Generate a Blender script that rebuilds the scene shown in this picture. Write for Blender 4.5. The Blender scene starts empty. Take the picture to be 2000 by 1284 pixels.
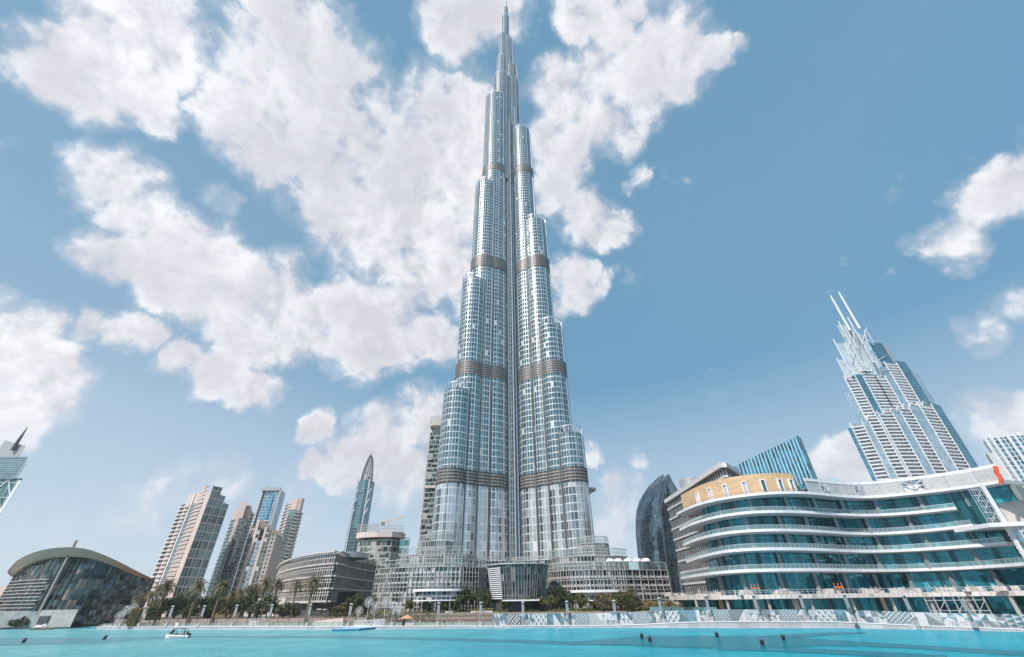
import bpy, math, random
from mathutils import Vector, Matrix
random.seed(7)
R = math.radians
scene = bpy.context.scene
C = scene.collection

# ------------------------------------------------------------------ camera
CAM_H = 8.5
PITCH = math.atan(532 / 800.0)
ROLL = 0.0141
cp, sp, cr, sr = math.cos(PITCH), math.sin(PITCH), math.cos(ROLL), math.sin(ROLL)
cam = bpy.data.cameras.new('camera')
cam.lens = 14.4
cam.sensor_width = 36.0
cam.clip_start = 0.5
cam.clip_end = 30000
camo = bpy.data.objects.new('camera', cam)
C.objects.link(camo)
r_, u_, f_ = Vector((1, 0, 0)), Vector((0, -sp, cp)), Vector((0, cp, sp))
ax = r_ * cr - u_ * sr
ay = r_ * sr + u_ * cr
M = Matrix.Identity(4)
for i in range(3):
    M[i][0], M[i][1], M[i][2] = ax[i], ay[i], -f_[i]
M[2][3] = CAM_H
camo.matrix_world = M
scene.camera = camo


def ray(px, py):
    x = (px - 1000.0) / 800.0
    y = (642.0 - py) / 800.0
    a = x * cr + y * sr
    b = -x * sr + y * cr
    return (a, cp - b * sp, sp + b * cp)


def P(px, py, Y):                       # survey helper: point at depth Y on a sight line
    r = ray(px, py)
    k = Y / r[1]
    return Vector((r[0] * k, Y, CAM_H + r[2] * k))


def G(px, py, z=0.0):                   # survey helper: point at height z on a sight line
    r = ray(px, py)
    k = (z - CAM_H) / r[2]
    return Vector((r[0] * k, r[1] * k, z))


# ------------------------------------------------------------------ node helper
class NT:
    def __init__(s, tree):
        s.t = tree
        s.t.nodes.clear()

    def n(s, typ, ins=None, **props):
        nd = s.t.nodes.new(typ)
        for k, v in props.items():
            setattr(nd, k, v)
        if ins:
            for k, v in ins.items():
                s.put(nd.inputs[k], v)
        return nd

    def put(s, sock, v):
        if isinstance(v, bpy.types.NodeSocket):
            s.t.links.new(v, sock)
        elif v is not None:
            sock.default_value = v

    def m(s, op, a, b=None, c=None, clamp=False):
        nd = s.t.nodes.new('ShaderNodeMath')
        nd.operation = op
        nd.use_clamp = clamp
        for i, v in enumerate((a, b, c)):
            if v is not None:
                s.put(nd.inputs[i], v)
        return nd.outputs[0]

    def v(s, op, a, b=None, scale=None):
        nd = s.t.nodes.new('ShaderNodeVectorMath')
        nd.operation = op
        s.put(nd.inputs[0], a)
        if b is not None:
            s.put(nd.inputs[1], b)
        if scale is not None:
            s.put(nd.inputs['Scale'], scale)
        return nd.outputs['Value'] if op in ('DOT_PRODUCT', 'LENGTH') else nd.outputs[0]

    def mix(s, f, a, b, blend='MIX'):
        nd = s.t.nodes.new('ShaderNodeMix')
        nd.data_type = 'RGBA'
        nd.blend_type = blend
        s.put(nd.inputs[0], f)
        s.put(nd.inputs[6], a if isinstance(a, bpy.types.NodeSocket) else (*a[:3], 1))
        s.put(nd.inputs[7], b if isinstance(b, bpy.types.NodeSocket) else (*b[:3], 1))
        return nd.outputs[2]

    def mr(s, val, a, b, c=0.0, d=1.0, smooth=True):
        nd = s.t.nodes.new('ShaderNodeMapRange')
        nd.interpolation_type = 'SMOOTHSTEP' if smooth else 'LINEAR'
        for i, x in enumerate((val, a, b, c, d)):
            s.put(nd.inputs[i], x)
        return nd.outputs[0]

    def noise(s, vec, scale, detail=2.0, rough=0.5, dist=0.0):
        nd = s.n('ShaderNodeTexNoise', {'Vector': vec, 'Scale': scale, 'Detail': detail, 'Roughness': rough, 'Distortion': dist})
        return nd


# ------------------------------------------------------------------ world and sun
SUN_EL, SUN_AZ = R(44), R(221)          # azimuth from +Y clockwise: left of and behind the camera
sun_dir = Vector((math.sin(SUN_AZ) * math.cos(SUN_EL), math.cos(SUN_AZ) * math.cos(SUN_EL), math.sin(SUN_EL)))
w = bpy.data.worlds.new('World')
scene.world = w
w.use_nodes = True
N = NT(w.node_tree)
tc = N.n('ShaderNodeTexCoord').outputs['Generated']
sky = N.n('ShaderNodeTexSky', sky_type='NISHITA', sun_disc=False, sun_elevation=SUN_EL, sun_rotation=SUN_AZ)
sky.air_density, sky.dust_density, sky.ozone_density = 1.0, 1.2, 2.0
SKY_STR = 0.1
sep = N.n('ShaderNodeSeparateXYZ', {0: tc})
# hazy, slightly greyed tint of the clear sky (paler near the horizon)
el = N.m('MAXIMUM', sep.outputs[2], 0.0)
skyc = N.v('SCALE', sky.outputs[0], scale=SKY_STR)
base = N.mix(N.mr(el, 0.0, 0.42, smooth=False), (0.62, 0.72, 0.81), N.mix(N.mr(el, 0.30, 0.95, smooth=False), (0.135, 0.325, 0.505), (0.095, 0.27, 0.435)))
base = N.mix(N.m('MULTIPLY', N.mr(sep.outputs[0], 0.1, -0.75), N.mr(el, 0.85, 0.1, 0.0, 0.42)), base, (0.52, 0.63, 0.75))
skyc = N.mix(0.85, skyc, base)
# cloud cover: soft patches of the sky sphere broken up by fractal noise
n1 = N.noise(tc, 4.5, 3).outputs['Color']
n2 = N.noise(tc, 16.0, 3, 0.6).outputs['Color']
wv = N.v('ADD', N.v('SCALE', N.v('SUBTRACT', n1, (0.5, 0.5, 0.5)), scale=0.10),
         N.v('SCALE', N.v('SUBTRACT', n2, (0.5, 0.5, 0.5)), scale=0.075))
dw = N.v('NORMALIZE', N.v('ADD', tc, wv))
BLOBS = """520 150 110;600 90 90;620 200 130;700 280 140;560 270 110;480 220 70;800 300 140;880 250 90;750 400 140;860 420 120
650 360 100;850 530 90;780 500 80;880 340 110;940 160 45 .4;900 40 70;960 20 60;1020 20 45 .5;1150 15 60;1210 60 60;560 30 60
1300 120 90;1200 180 105;1120 200 80;1100 280 70;1230 230 60;1370 110 50;1425 95 28 .8;1082 375 48;1155 425 62;1095 545 48;1210 440 40
1120 570 45;1262 340 26 .7;230 340 70;270 400 60;250 500 62;330 480 70;420 540 90;520 580 90;600 640 80;480 640 70;350 560 60
700 650 90;780 640 80;660 600 70;840 660 55;335 690 42;420 725 50;490 755 40;250 650 40;180 130 85;250 60 95;330 40 90;280 150 65
210 0 80;320 210 50 .8;105 50 25 .7;360 100 60;40 700 85;80 760 75;20 800 70;128 690 38;180 632 30;0 580 40 .8;60 640 55;610 840 36
740 860 66;820 815 55;680 900 55;780 930 60;850 800 50;620 920 34;430 940 48 .6;330 950 45 .5;240 1010 60 .5;100 1050 90 .5;1180 1050 55 .7
1215 960 48 .8;1150 880 26 .7;1950 400 60;1880 470 50;1995 370 55;1790 470 20 .5;1760 380 26 .4;1995 590 40 .55;1915 640 38 .6;1960 850 70
2000 800 40;1680 905 50;1640 930 40;120 280 22 .6;430 400 30 .5;720 730 20 .5;560 1000 80 .4;1260 900 22 .5;1070 610 40 .7"""
acc = None
for b in BLOBS.replace('\n', ';').split(';'):
    q = [float(x) for x in b.split()]
    wgt = q[3] if len(q) > 3 else 1.0
    d0 = Vector(ray(q[0], q[1])).normalized()
    ang = max(d0.angle(Vector(ray(q[0] + q[2], q[1])).normalized()), d0.angle(Vector(ray(q[0], q[1] + q[2])).normalized()))
    dt = N.v('DOT_PRODUCT', dw, tuple(d0))
    val = N.mr(dt, math.cos(ang * 1.5), math.cos(ang * 0.1), 0.0, wgt)
    acc = val if acc is None else N.m('MAXIMUM', acc, val)
plane = tc
fb = N.noise(plane, 7.5, 10, 0.62, 0.2).outputs['Fac']
sd = Vector((-0.024, 0.0, 0.018))
fb2 = N.noise(N.v('ADD', plane, tuple(sd)), 7.5, 6, 0.58, 0.2).outputs['Fac']
fine = N.noise(tc, 30.0, 7, 0.65).outputs['Fac']
big = N.noise(plane, 2.6, 5, 0.6).outputs['Fac']
back = N.m('MULTIPLY', N.mr(sep.outputs[1], 0.2, -0.1), N.mr(big, 0.54, 0.72))   # clouds behind the camera
cover = N.m('MAXIMUM', acc, back)
dens = N.m('ADD', N.m('MULTIPLY', cover, 1.25), N.m('ADD', N.m('MULTIPLY', N.m('SUBTRACT', fb, 0.5), 2.3), N.m('MULTIPLY', N.m('SUBTRACT', fine, 0.5), 1.0)))
mask = N.m('MAXIMUM', N.mr(dens, 0.38, 1.22), N.m('MULTIPLY', N.m('MULTIPLY', N.mr(dens, 0.0, 0.9), N.mr(cover, 0.02, 0.45)), 0.34))
lit = N.mr(N.m('SUBTRACT', fb, fb2), -0.08, 0.09, smooth=False)
thick = N.mr(dens, 0.75, 1.7)
ccol = N.mix(lit, (0.63, 0.62, 0.67), (0.88, 0.87, 0.89))
ccol = N.mix(N.m('MULTIPLY', thick, N.mr(big, 0.38, 0.58, 0.05, 1.0)), ccol, (0.57, 0.565, 0.61))
hz = N.mr(el, 0.0, 0.3)
ccol = N.mix(hz, (0.62, 0.65, 0.72), ccol)
mask = N.m('MULTIPLY', mask, N.mr(el, -0.02, 0.3, 0.6, 0.97))
out = N.mix(mask, skyc, ccol)
bg = N.n('ShaderNodeBackground', {'Color': out, 'Strength': 1.0})
N.n('ShaderNodeOutputWorld', {0: bg.outputs[0]})

sun = bpy.data.lights.new('sun', 'SUN')
sun.energy = 4.5
sun.angle = R(0.5)
sun.color = (1.0, 0.93, 0.86)
so = bpy.data.objects.new('sun', sun)
C.objects.link(so)
so.location = (-300, -300, 900)
so.rotation_euler = (-sun_dir).to_track_quat('-Z', 'Y').to_euler()
scene.view_settings.view_transform = 'Standard'
scene.view_settings.look = 'None'
scene.view_settings.exposure = 0.26
scene.view_settings.gamma = 1.0
scene.view_settings.use_curve_mapping = False


# ------------------------------------------------------------------ mesh builder
class MB:
    def __init__(s):
        s.v, s.f, s.uv, s.mi = [], [], [], []

    def face(s, pts, uv=None, m=0):
        b = len(s.v)
        s.v += [tuple(p) for p in pts]
        s.f.append(tuple(range(b, b + len(pts))))
        s.uv.append(uv if uv else [(0, 0)] * len(pts))
        s.mi.append(m)

    def hexa(s, c, m=0):                  # eight corners: four bottom, four top (ccw)
        for q in ((0, 3, 2, 1), (4, 5, 6, 7), (0, 1, 5, 4), (1, 2, 6, 5), (2, 3, 7, 6), (3, 0, 4, 7)):
            pts = [Vector(c[i]) for i in q]
            l = (pts[1] - pts[0]).length
            h = (pts[2] - pts[1]).length
            s.face(pts, [(0, 0), (l, 0), (l, h), (0, h)], m)

    def box(s, x, y, z, sx, sy, sz, rz=0.0, m=0):   # centre of the base, full sizes
        ca, sa = math.cos(rz), math.sin(rz)
        c = []
        for dz in (0, sz):
            for dx, dy in ((-1, -1), (1, -1), (1, 1), (-1, 1)):
                a, b = dx * sx / 2, dy * sy / 2
                c.append((x + a * ca - b * sa, y + a * sa + b * ca, z + dz))
        s.hexa(c, m)

    def beam(s, p, q, wd, h=None, m=0):
        p, q = Vector(p), Vector(q)
        h = h or wd
        d = (q - p).normalized()
        up = Vector((0, 0, 1)) if abs(d.z) < 0.95 else Vector((0, 1, 0))
        a = d.cross(up).normalized() * wd / 2
        b = a.cross(d).normalized() * h / 2
        s.hexa([p - a - b, p + a - b, p + a + b, p - a + b, q - a - b, q + a - b, q + a + b, q - a + b], m)

    def tube(s, pts, rads, n=8, m=0, cap=True):
        rings = []
        pts = [Vector(p) for p in pts]
        if not hasattr(rads, '__len__'):
            rads = [rads] * len(pts)
        for i, p in enumerate(pts):
            d = (pts[min(i + 1, len(pts) - 1)] - pts[max(i - 1, 0)]).normalized()
            up = Vector((0, 0, 1)) if abs(d.z) < 0.9 else Vector((0, 1, 0))
            a = d.cross(up).normalized()
            b = a.cross(d)
            rings.append([p + (a * math.cos(t) + b * math.sin(t)) * rads[i] for t in [2 * math.pi * k / n for k in range(n)]])
        base = len(s.v)
        for r in rings:
            s.v += [tuple(x) for x in r]
        for i in range(len(rings) - 1):
            for k in range(n):
                k2 = (k + 1) % n
                s.f.append((base + i * n + k, base + i * n + k2, base + (i + 1) * n + k2, base + (i + 1) * n + k))
                s.uv.append([(k / n, i), ((k + 1) / n, i), ((k + 1) / n, i + 1), (k / n, i + 1)])
                s.mi.append(m)
        if cap:
            s.face(list(reversed(rings[0])), None, m)
            s.face(rings[-1], None, m)

    def prism(s, poly, z0, z1, m=0, mt=None, bottom=False, top=True):
        n = len(poly)
        z1s = z1 if hasattr(z1, '__len__') else [z1] * n
        u = 0.0
        for i in range(n):
            a, b = poly[i], poly[(i + 1) % n]
            l = math.hypot(b[0] - a[0], b[1] - a[1])
            s.face([(a[0], a[1], z0), (b[0], b[1], z0), (b[0], b[1], z1s[(i + 1) % n]), (a[0], a[1], z1s[i])],
                   [(u, z0), (u + l, z0), (u + l, z1s[(i + 1) % n]), (u, z1s[i])], m)
            u += l
        if top:
            s.face([(p[0], p[1], z1s[i]) for i, p in enumerate(poly)], None, m if mt is None else mt)
        if bottom:
            s.face([(p[0], p[1], z0) for p in reversed(poly)], None, m if mt is None else mt)

    def sheet(s, rows, m=0, smooth=False):      # grid of points with metre UVs
        nr, nc = len(rows), len(rows[0])
        us = [0.0]
        for j in range(1, nc):
            us.append(us[-1] + (Vector(rows[0][j]) - Vector(rows[0][j - 1])).length)
        for i in range(nr - 1):
            for j in range(nc - 1):
                a, b, c, d = rows[i][j], rows[i][j + 1], rows[i + 1][j + 1], rows[i + 1][j]
                s.face([a, b, c, d], [(us[j], a[2]), (us[j + 1], b[2]), (us[j + 1], c[2]), (us[j], d[2])], m)

    def build(s, name, mats, parent=None, smooth=False, weld=False):
        off = Vector((0, 0, 0))
        q = parent
        while q is not None:
            off = off + q.location
            q = q.parent
        me = bpy.data.meshes.new(name)
        me.from_pydata([(x - off.x, y - off.y, z - off.z) for x, y, z in s.v], [], s.f)
        ul = me.uv_layers.new(name='UVMap')
        k = 0
        flat = []
        for q in s.uv:
            for c in q:
                flat += [c[0], c[1]]
        ul.data.foreach_set('uv', flat)
        mats = mats if isinstance(mats, (list, tuple)) else [mats]
        for mm in mats:
            me.materials.append(mm)
        me.polygons.foreach_set('material_index', s.mi)
        if smooth:
            me.polygons.foreach_set('use_smooth', [True] * len(me.polygons))
        me.update()
        if weld:
            import bmesh
            bm = bmesh.new()
            bm.from_mesh(me)
            bmesh.ops.remove_doubles(bm, verts=bm.verts, dist=0.002)
            bm.to_mesh(me)
            bm.free()
        o = bpy.data.objects.new(name, me)
        C.objects.link(o)
        if parent is not None:
            o.parent = parent
        return o


def tag(o, label=None, cat=None, group=None, kind=None):
    for k, x in (('label', label), ('category', cat), ('group', group), ('kind', kind)):
        if x:
            o[k] = x
    return o


def thing(name, label, cat, loc=(0, 0, 0), group=None, rz=0.0):
    o = bpy.data.objects.new(name, None)
    o.empty_display_size = 0.5
    C.objects.link(o)
    o.location = loc
    o.rotation_euler = (0, 0, rz)
    return tag(o, label, cat, group)


def dup(src, loc=None, rz=None, scale=None, label=None, parent=None):
    c = src.copy()
    C.objects.link(c)
    if parent is not None:
        c.parent = parent
    if loc is not None:
        c.location = loc
    if rz is not None:
        c.rotation_euler = (0, 0, rz)
    if scale is not None:
        c.scale = scale if hasattr(scale, '__len__') else (scale,) * 3
    if label:
        c['label'] = label
    for ch in list(src.children):
        dup(ch, parent=c)
    return c


# ------------------------------------------------------------------ materials
def mat(name, col, rough=0.6, metal=0.0, noise=0.12, nscale=0.8, spec=0.4, bump=0.0, rand=0.0):
    m = bpy.data.materials.new(name)
    m.use_nodes = True
    T = NT(m.node_tree)
    pos = T.n('ShaderNodeTexCoord').outputs['Object']
    nz = T.noise(pos, nscale, 5, 0.6).outputs['Fac']
    f = T.mr(nz, 0.3, 0.7, 1 - noise, 1 + noise, smooth=False)
    if rand:
        f = T.m('MULTIPLY', f, T.mr(T.n('ShaderNodeObjectInfo').outputs['Random'], 0, 1, 1 - rand, 1 + rand, smooth=False))
    c = T.v('SCALE', (*col,), scale=f)
    b = T.n('ShaderNodeBsdfPrincipled', {'Base Color': c, 'Roughness': rough, 'Metallic': metal, 'Specular IOR Level': spec})
    if bump:
        bn = T.n('ShaderNodeBump', {'Height': T.noise(pos, nscale * 6, 4).outputs['Fac'], 'Strength': bump, 'Distance': 0.1})
        T.put(b.inputs['Normal'], bn.outputs[0])
    T.n('ShaderNodeOutputMaterial', {0: b.outputs[0]})
    return m


def facade(name, bay, fl, mull, span, glass, frame, gm=0.75, gr=0.07, fm=0.0, fr=0.45, var=0.35, warp=0.03,
           blind=0.0, blindc=(0.5, 0.5, 0.48), colp=0.0, colc=(0.5, 0.5, 0.52), colw=1, band=0.0, bandn=4, bandc=None, check=False, mid=0.0, hvar=0.0):
    m = bpy.data.materials.new(name)
    m.use_nodes = True
    T = NT(m.node_tree)
    uv = T.n('ShaderNodeSeparateXYZ', {0: T.n('ShaderNodeUVMap').outputs[0]})
    U = T.m('DIVIDE', uv.outputs[0], bay)
    V = T.m('DIVIDE', uv.outputs[1], fl)
    if check:
        U = T.m('ADD', U, T.m('MULTIPLY', T.m('FLOOR', V), 0.5))
    fu, fv = T.m('FRACT', U), T.m('FRACT', V)
    isf = T.m('MAXIMUM', T.m('LESS_THAN', fu, mull / bay), T.m('LESS_THAN', fv, span / fl))
    if mid:
        isf = T.m('MAXIMUM', isf, T.m('MULTIPLY', T.m('LESS_THAN', T.m('ABSOLUTE', T.m('SUBTRACT', fu, 0.5)), mull / bay / 4), mid))
    cu, cv = T.m('FLOOR', U), T.m('FLOOR', V)
    wn = T.n('ShaderNodeTexWhiteNoise', {'Vector': T.n('ShaderNodeCombineXYZ', {0: cu, 1: cv, 2: 3.0}).outputs[0]}, noise_dimensions='3D')
    wn2 = T.n('ShaderNodeTexWhiteNoise', {'Vector': T.n('ShaderNodeCombineXYZ', {0: cu, 1: cv, 2: 9.0}).outputs[0]}, noise_dimensions='3D')
    gcol = T.v('SCALE', (*glass,), scale=T.mr(wn.outputs[0], 0, 1, 1 - var, 1 + var, smooth=False))
    metal = gm
    rough = gr
    if blind:
        k = T.m('LESS_THAN', wn2.outputs[0], blind)
        gcol = T.mix(k, gcol, blindc)
        metal = T.m('MULTIPLY', T.m('SUBTRACT', 1.0, k), gm)
        rough = T.mr(k, 0, 1, gr, 0.5)
    if colp:
        wc = T.n('ShaderNodeTexWhiteNoise', {'W': T.m('FLOOR', T.m('DIVIDE', cu, colw))}, noise_dimensions='1D')
        k = T.m('LESS_THAN', wc.outputs[0], colp)
        gcol = T.mix(k, gcol, colc)
        rough = T.mr(k, 0, 1, gr, 0.28)
    fcol = frame
    if bandc:
        k = T.m('LESS_THAN', T.m('FRACT', T.m('DIVIDE', cv, bandn)), band)
        gcol = T.mix(k, gcol, bandc)
    pos = T.n('ShaderNodeTexCoord').outputs['Object']
    dirt = T.mr(T.noise(pos, 0.06, 4, 0.6).outputs['Fac'], 0.3, 0.7, 0.86, 1.1, smooth=False)
    col = T.v('SCALE', T.mix(isf, gcol, fcol), scale=dirt)
    nrm = T.n('ShaderNodeNewGeometry').outputs['Normal']
    wob = T.v('SCALE', T.v('SUBTRACT', wn.outputs['Color'], (0.5, 0.5, 0.5)), scale=T.m('MULTIPLY', T.m('SUBTRACT', 1.0, isf), warp))
    nn = T.v('NORMALIZE', T.v('ADD', nrm, wob))
    mt = T.m('ADD', T.m('MULTIPLY', isf, fm), T.m('MULTIPLY', T.m('SUBTRACT', 1.0, isf), metal))
    rg = T.m('ADD', T.m('MULTIPLY', isf, fr), T.m('MULTIPLY', T.m('SUBTRACT', 1.0, isf), rough))
    b = T.n('ShaderNodeBsdfPrincipled', {'Base Color': col, 'Metallic': mt, 'Roughness': rg, 'Normal': nn})
    T.n('ShaderNodeOutputMaterial', {0: b.outputs[0]})
    return m


def leafmat(name, col, var=0.35):
    m = bpy.data.materials.new(name)
    m.use_nodes = True
    T = NT(m.node_tree)
    pos = T.n('ShaderNodeTexCoord').outputs['Object']
    nz = T.noise(pos, 1.3, 4, 0.6).outputs['Fac']
    rnd = T.n('ShaderNodeObjectInfo').outputs['Random']
    f = T.m('MULTIPLY', T.mr(nz, 0.3, 0.7, 1 - var, 1 + var, smooth=False), T.mr(rnd, 0, 1, 0.8, 1.2, smooth=False))
    c = T.v('SCALE', (*col,), scale=f)
    d = T.n('ShaderNodeBsdfPrincipled', {'Base Color': c, 'Roughness': 0.55, 'Specular IOR Level': 0.3})
    t = T.n('ShaderNodeBsdfTranslucent', {'Color': T.v('SCALE', c, scale=0.8)})
    mx = T.n('ShaderNodeMixShader', {0: 0.25, 1: d.outputs[0], 2: t.outputs[0]})
    T.n('ShaderNodeOutputMaterial', {0: mx.outputs[0]})
    return m


def clearglass(name, col, alpha=0.35, rough=0.05):
    m = bpy.data.materials.new(name)
    m.use_nodes = True
    T = NT(m.node_tree)
    b = T.n('ShaderNodeBsdfPrincipled', {'Base Color': (*col, 1), 'Roughness': rough, 'Metallic': 0.3, 'Specular IOR Level': 0.6})
    tr = T.n('ShaderNodeBsdfTransparent', {'Color': (0.8, 0.92, 0.92, 1)})
    mx = T.n('ShaderNodeMixShader', {0: alpha, 1: tr.outputs[0], 2: b.outputs[0]})
    T.n('ShaderNodeOutputMaterial', {0: mx.outputs[0]})
    return m


white = mat('white_paint', (0.74, 0.73, 0.76), 0.5)
offwhite = mat('off_white_render', (0.62, 0.58, 0.56), 0.7)
concrete = mat('concrete', (0.42, 0.40, 0.39), 0.8, nscale=0.5, noise=0.2)
agedconc = mat('aged_concrete', (0.30, 0.31, 0.29), 0.8, noise=0.3)
darkconc = mat('dark_concrete', (0.16, 0.16, 0.16), 0.85, noise=0.25)
greymetal = mat('grey_metal', (0.40, 0.40, 0.41), 0.45, 0.3)
silver = mat('silver_metal', (0.72, 0.73, 0.76), 0.32, 0.75)
steel = mat('bright_steel', (0.62, 0.62, 0.66), 0.4, 0.5)
black = mat('black_paint', (0.02, 0.022, 0.025), 0.5)
darkmetal = mat('dark_metal', (0.09, 0.09, 0.10), 0.5, 0.3)
pinkstone = mat('pink_stone', (0.60, 0.48, 0.44), 0.8, nscale=0.2, noise=0.1)
beige = mat('beige_stone', (0.55, 0.475, 0.43), 0.8, nscale=0.2, noise=0.12)
brownstone = mat('brown_stone', (0.27, 0.23, 0.20), 0.85, nscale=0.7, noise=0.2)
darkstone = mat('dark_brown_stone', (0.17, 0.14, 0.12), 0.85, nscale=0.7, noise=0.25)
orange = mat('orange_cladding', (0.66, 0.36, 0.14), 0.7, nscale=0.3, noise=0.08)
red = mat('red_cloth', (0.75, 0.09, 0.03), 0.7)
terracotta = mat('terracotta_cloth', (0.55, 0.28, 0.18), 0.8)
bark = mat('bark', (0.16, 0.12, 0.09), 0.9, nscale=3, noise=0.35, bump=0.4)
bluepaint = mat('blue_paint', (0.02, 0.17, 0.36), 0.4)
palebluep = mat('pale_blue_paint', (0.30, 0.55, 0.68), 0.5)
skin = mat('skin', (0.42, 0.26, 0.18), 0.6)


# ------------------------------------------------------------------ setting: water, ground
def water_mat(name, dark=False):
    m = bpy.data.materials.new(name)
    m.use_nodes = True
    T = NT(m.node_tree)
    pos = T.n('ShaderNodeNewGeometry').outputs['Position']
    st = T.v('MULTIPLY', pos, (0.6, 1.0, 1.0))
    a = T.noise(st, 0.9, 6, 0.65).outputs['Fac']
    bq = T.noise(pos, 0.05, 4, 0.6).outputs['Fac']
    sepx = T.n('ShaderNodeSeparateXYZ', {0: pos})
    side = T.mr(sepx.outputs[0], -120, 70)
    if dark:
        col = T.mix(side, (0.15, 0.33, 0.38), (0.0, 0.19, 0.25))
        col = T.mix(T.mr(a, 0.52, 0.72), col, T.mix(side, (0.20, 0.43, 0.48), (0.01, 0.29, 0.38)))
    else:
        col = T.mix(side, (0.14, 0.43, 0.475), (0.0, 0.30, 0.415))
        col = T.mix(T.mr(bq, 0.35, 0.7), col, T.mix(side, (0.20, 0.50, 0.54), (0.0, 0.38, 0.51)))
        col = T.mix(T.m('MULTIPLY', T.mr(a, 0.52, 0.75), 0.6), col, T.mix(side, (0.36, 0.60, 0.62), (0.05, 0.47, 0.575)))
    chop = T.noise(T.v('MULTIPLY', pos, (0.35, 1.0, 1.0)), 0.55, 5, 0.7).outputs['Fac']
    col = T.v('SCALE', col, scale=T.mr(chop, 0.3, 0.7, 0.80, 1.12, smooth=False))
    bmp = T.n('ShaderNodeBump', {'Height': T.m('ADD', a, chop), 'Strength': 0.8, 'Distance': 0.7})
    b = T.n('ShaderNodeBsdfPrincipled', {'Base Color': col, 'Roughness': 0.2, 'IOR': 1.12, 'Specular IOR Level': 0.2, 'Normal': bmp.outputs[0]})
    sh = b.outputs[0]
    if dark:
        uv = T.n('ShaderNodeSeparateXYZ', {0: T.n('ShaderNodeUVMap').outputs[0]})
        edge = T.m('SUBTRACT', 0.5, T.m('ABSOLUTE', T.m('SUBTRACT', uv.outputs[1], 0.5)))
        al = T.mr(T.m('ADD', edge, T.m('MULTIPLY', T.m('SUBTRACT', a, 0.5), 0.5)), 0.0, 0.16)
        tr = T.n('ShaderNodeBsdfTransparent')
        sh = T.n('ShaderNodeMixShader', {0: al, 1: tr.outputs[0], 2: sh}).outputs[0]
    T.n('ShaderNodeOutputMaterial', {0: sh})
    return m


m = MB()
m.face([(-4000, -2500, 0), (4000, -2500, 0), (4000, 330, 0), (-4000, 330, 0)])
tag(m.build('water', water_mat('turquoise_water')), kind='structure')

# the waterline of the far shore, surveyed left to right
SHORE = [G(*p) for p in ((187, 1229), (240, 1229.2), (300, 1229), (400, 1229), (500, 1229), (600, 1229.3), (700, 1229.3), (780, 1228.6), (850, 1228), (962, 1227),
                         (1080, 1226.3), (1200, 1226), (1300, 1226.5), (1400, 1227), (1520, 1227), (1640, 1227), (1720, 1228.5), (1790, 1229.8),
                         (1850, 1231), (1930, 1232.6), (2000, 1234), (2080, 1237), (2200, 1243))]


def ztop(px, py, base, back):
    return P(px, py, base.y + back).z


def lerp_tab(tab, x):
    if x <= tab[0][0]:
        return tab[0][1]
    for (a, va), (b, vb) in zip(tab, tab[1:]):
        if x <= b:
            return va + (vb - va) * (x - a) / (b - a)
    return tab[-1][1]


# deck height along the shore, by world X
ZT = []
for (px, py), s in zip(((962, 1222.5), (1200, 1221), (1270, 1218.5), (1350, 1214.8), (1400, 1213.8), (1640, 1213.8), (1720, 1217.5), (1850, 1223), (2000, 1228)),
                       [G(px, y) for px, y in ((962, 1227), (1200, 1226), (1270, 1226.3), (1350, 1226.8), (1400, 1227), (1640, 1227), (1720, 1228.5), (1850, 1231), (2000, 1234))]):
    ZT.append((s.x, P(px, py, s.y + 0.4).z))
ZT = [(-400, 0.9), (-40, 0.9)] + ZT


def deck_z(x):
    return lerp_tab(ZT, x)


SX = [(s.x, s.y) for s in SHORE]


def shore_y(x):
    return lerp_tab(SX, x)


def dens(pts, n=6):
    o = []
    for a, b in zip(pts, pts[1:]):
        for k in range(n):
            o.append(Vector(a).lerp(Vector(b), k / n))
    o.append(Vector(pts[-1]))
    return o


SH = dens(SHORE, 4)
pave = mat('deck_paving', (0.50, 0.47, 0.46), 0.75, nscale=0.6)
m = MB()
m.sheet([[(s.x, s.y + 0.8, deck_z(s.x) - 0.02) for s in SH], [(s.x, s.y + 15, deck_z(s.x) - 0.02) for s in SH]])
tag(m.build('promenade', pave), kind='structure')
# shore wall with its coping
wallm = facade('shore_wall_panels', 3.2, 60, 0.07, 0.0, (0.36, 0.35, 0.36), (0.16, 0.16, 0.17), gm=0.0, gr=0.7, var=0.14, warp=0.0)
t = thing('shore_wall', 'pale panelled quay wall with a bright coping along the far edge of the water', 'wall', (SH[0].x, SH[0].y, 0))
m = MB()
m.sheet([[(s.x, s.y, -0.4) for s in SH], [(s.x, s.y + 0.1, deck_z(s.x) - 0.2) for s in SH]])
m.build('wall_face', wallm, t)
m = MB()
for a, b in zip(SH, SH[1:]):
    za, zb = deck_z(a.x), deck_z(b.x)
    m.hexa([(a.x, a.y - 0.12, za - 0.2), (b.x, b.y - 0.12, zb - 0.2), (b.x, b.y + 0.85, zb - 0.2), (a.x, a.y + 0.85, za - 0.2),
            (a.x, a.y - 0.12, za), (b.x, b.y - 0.12, zb), (b.x, b.y + 0.85, zb), (a.x, a.y + 0.85, za)])
m.build('coping', white, t)
# shallow light shelf under the quay
m = MB()
shelf = [s for s in SH if s.x < 140]
rows = [[(s.x, s.y - (2.0 if s.x > -50 else 9.0 - 7.0 * max(0, (s.x + 110) / 60)), 0.012) for s in shelf], [(s.x, s.y + 0.02, 0.012) for s in shelf]]
m.sheet(rows)
tag(m.build('shallow_ledge', mat('shallow_water', (0.32, 0.60, 0.72), 0.3, nscale=0.5, noise=0.2)), kind='structure')

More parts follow.
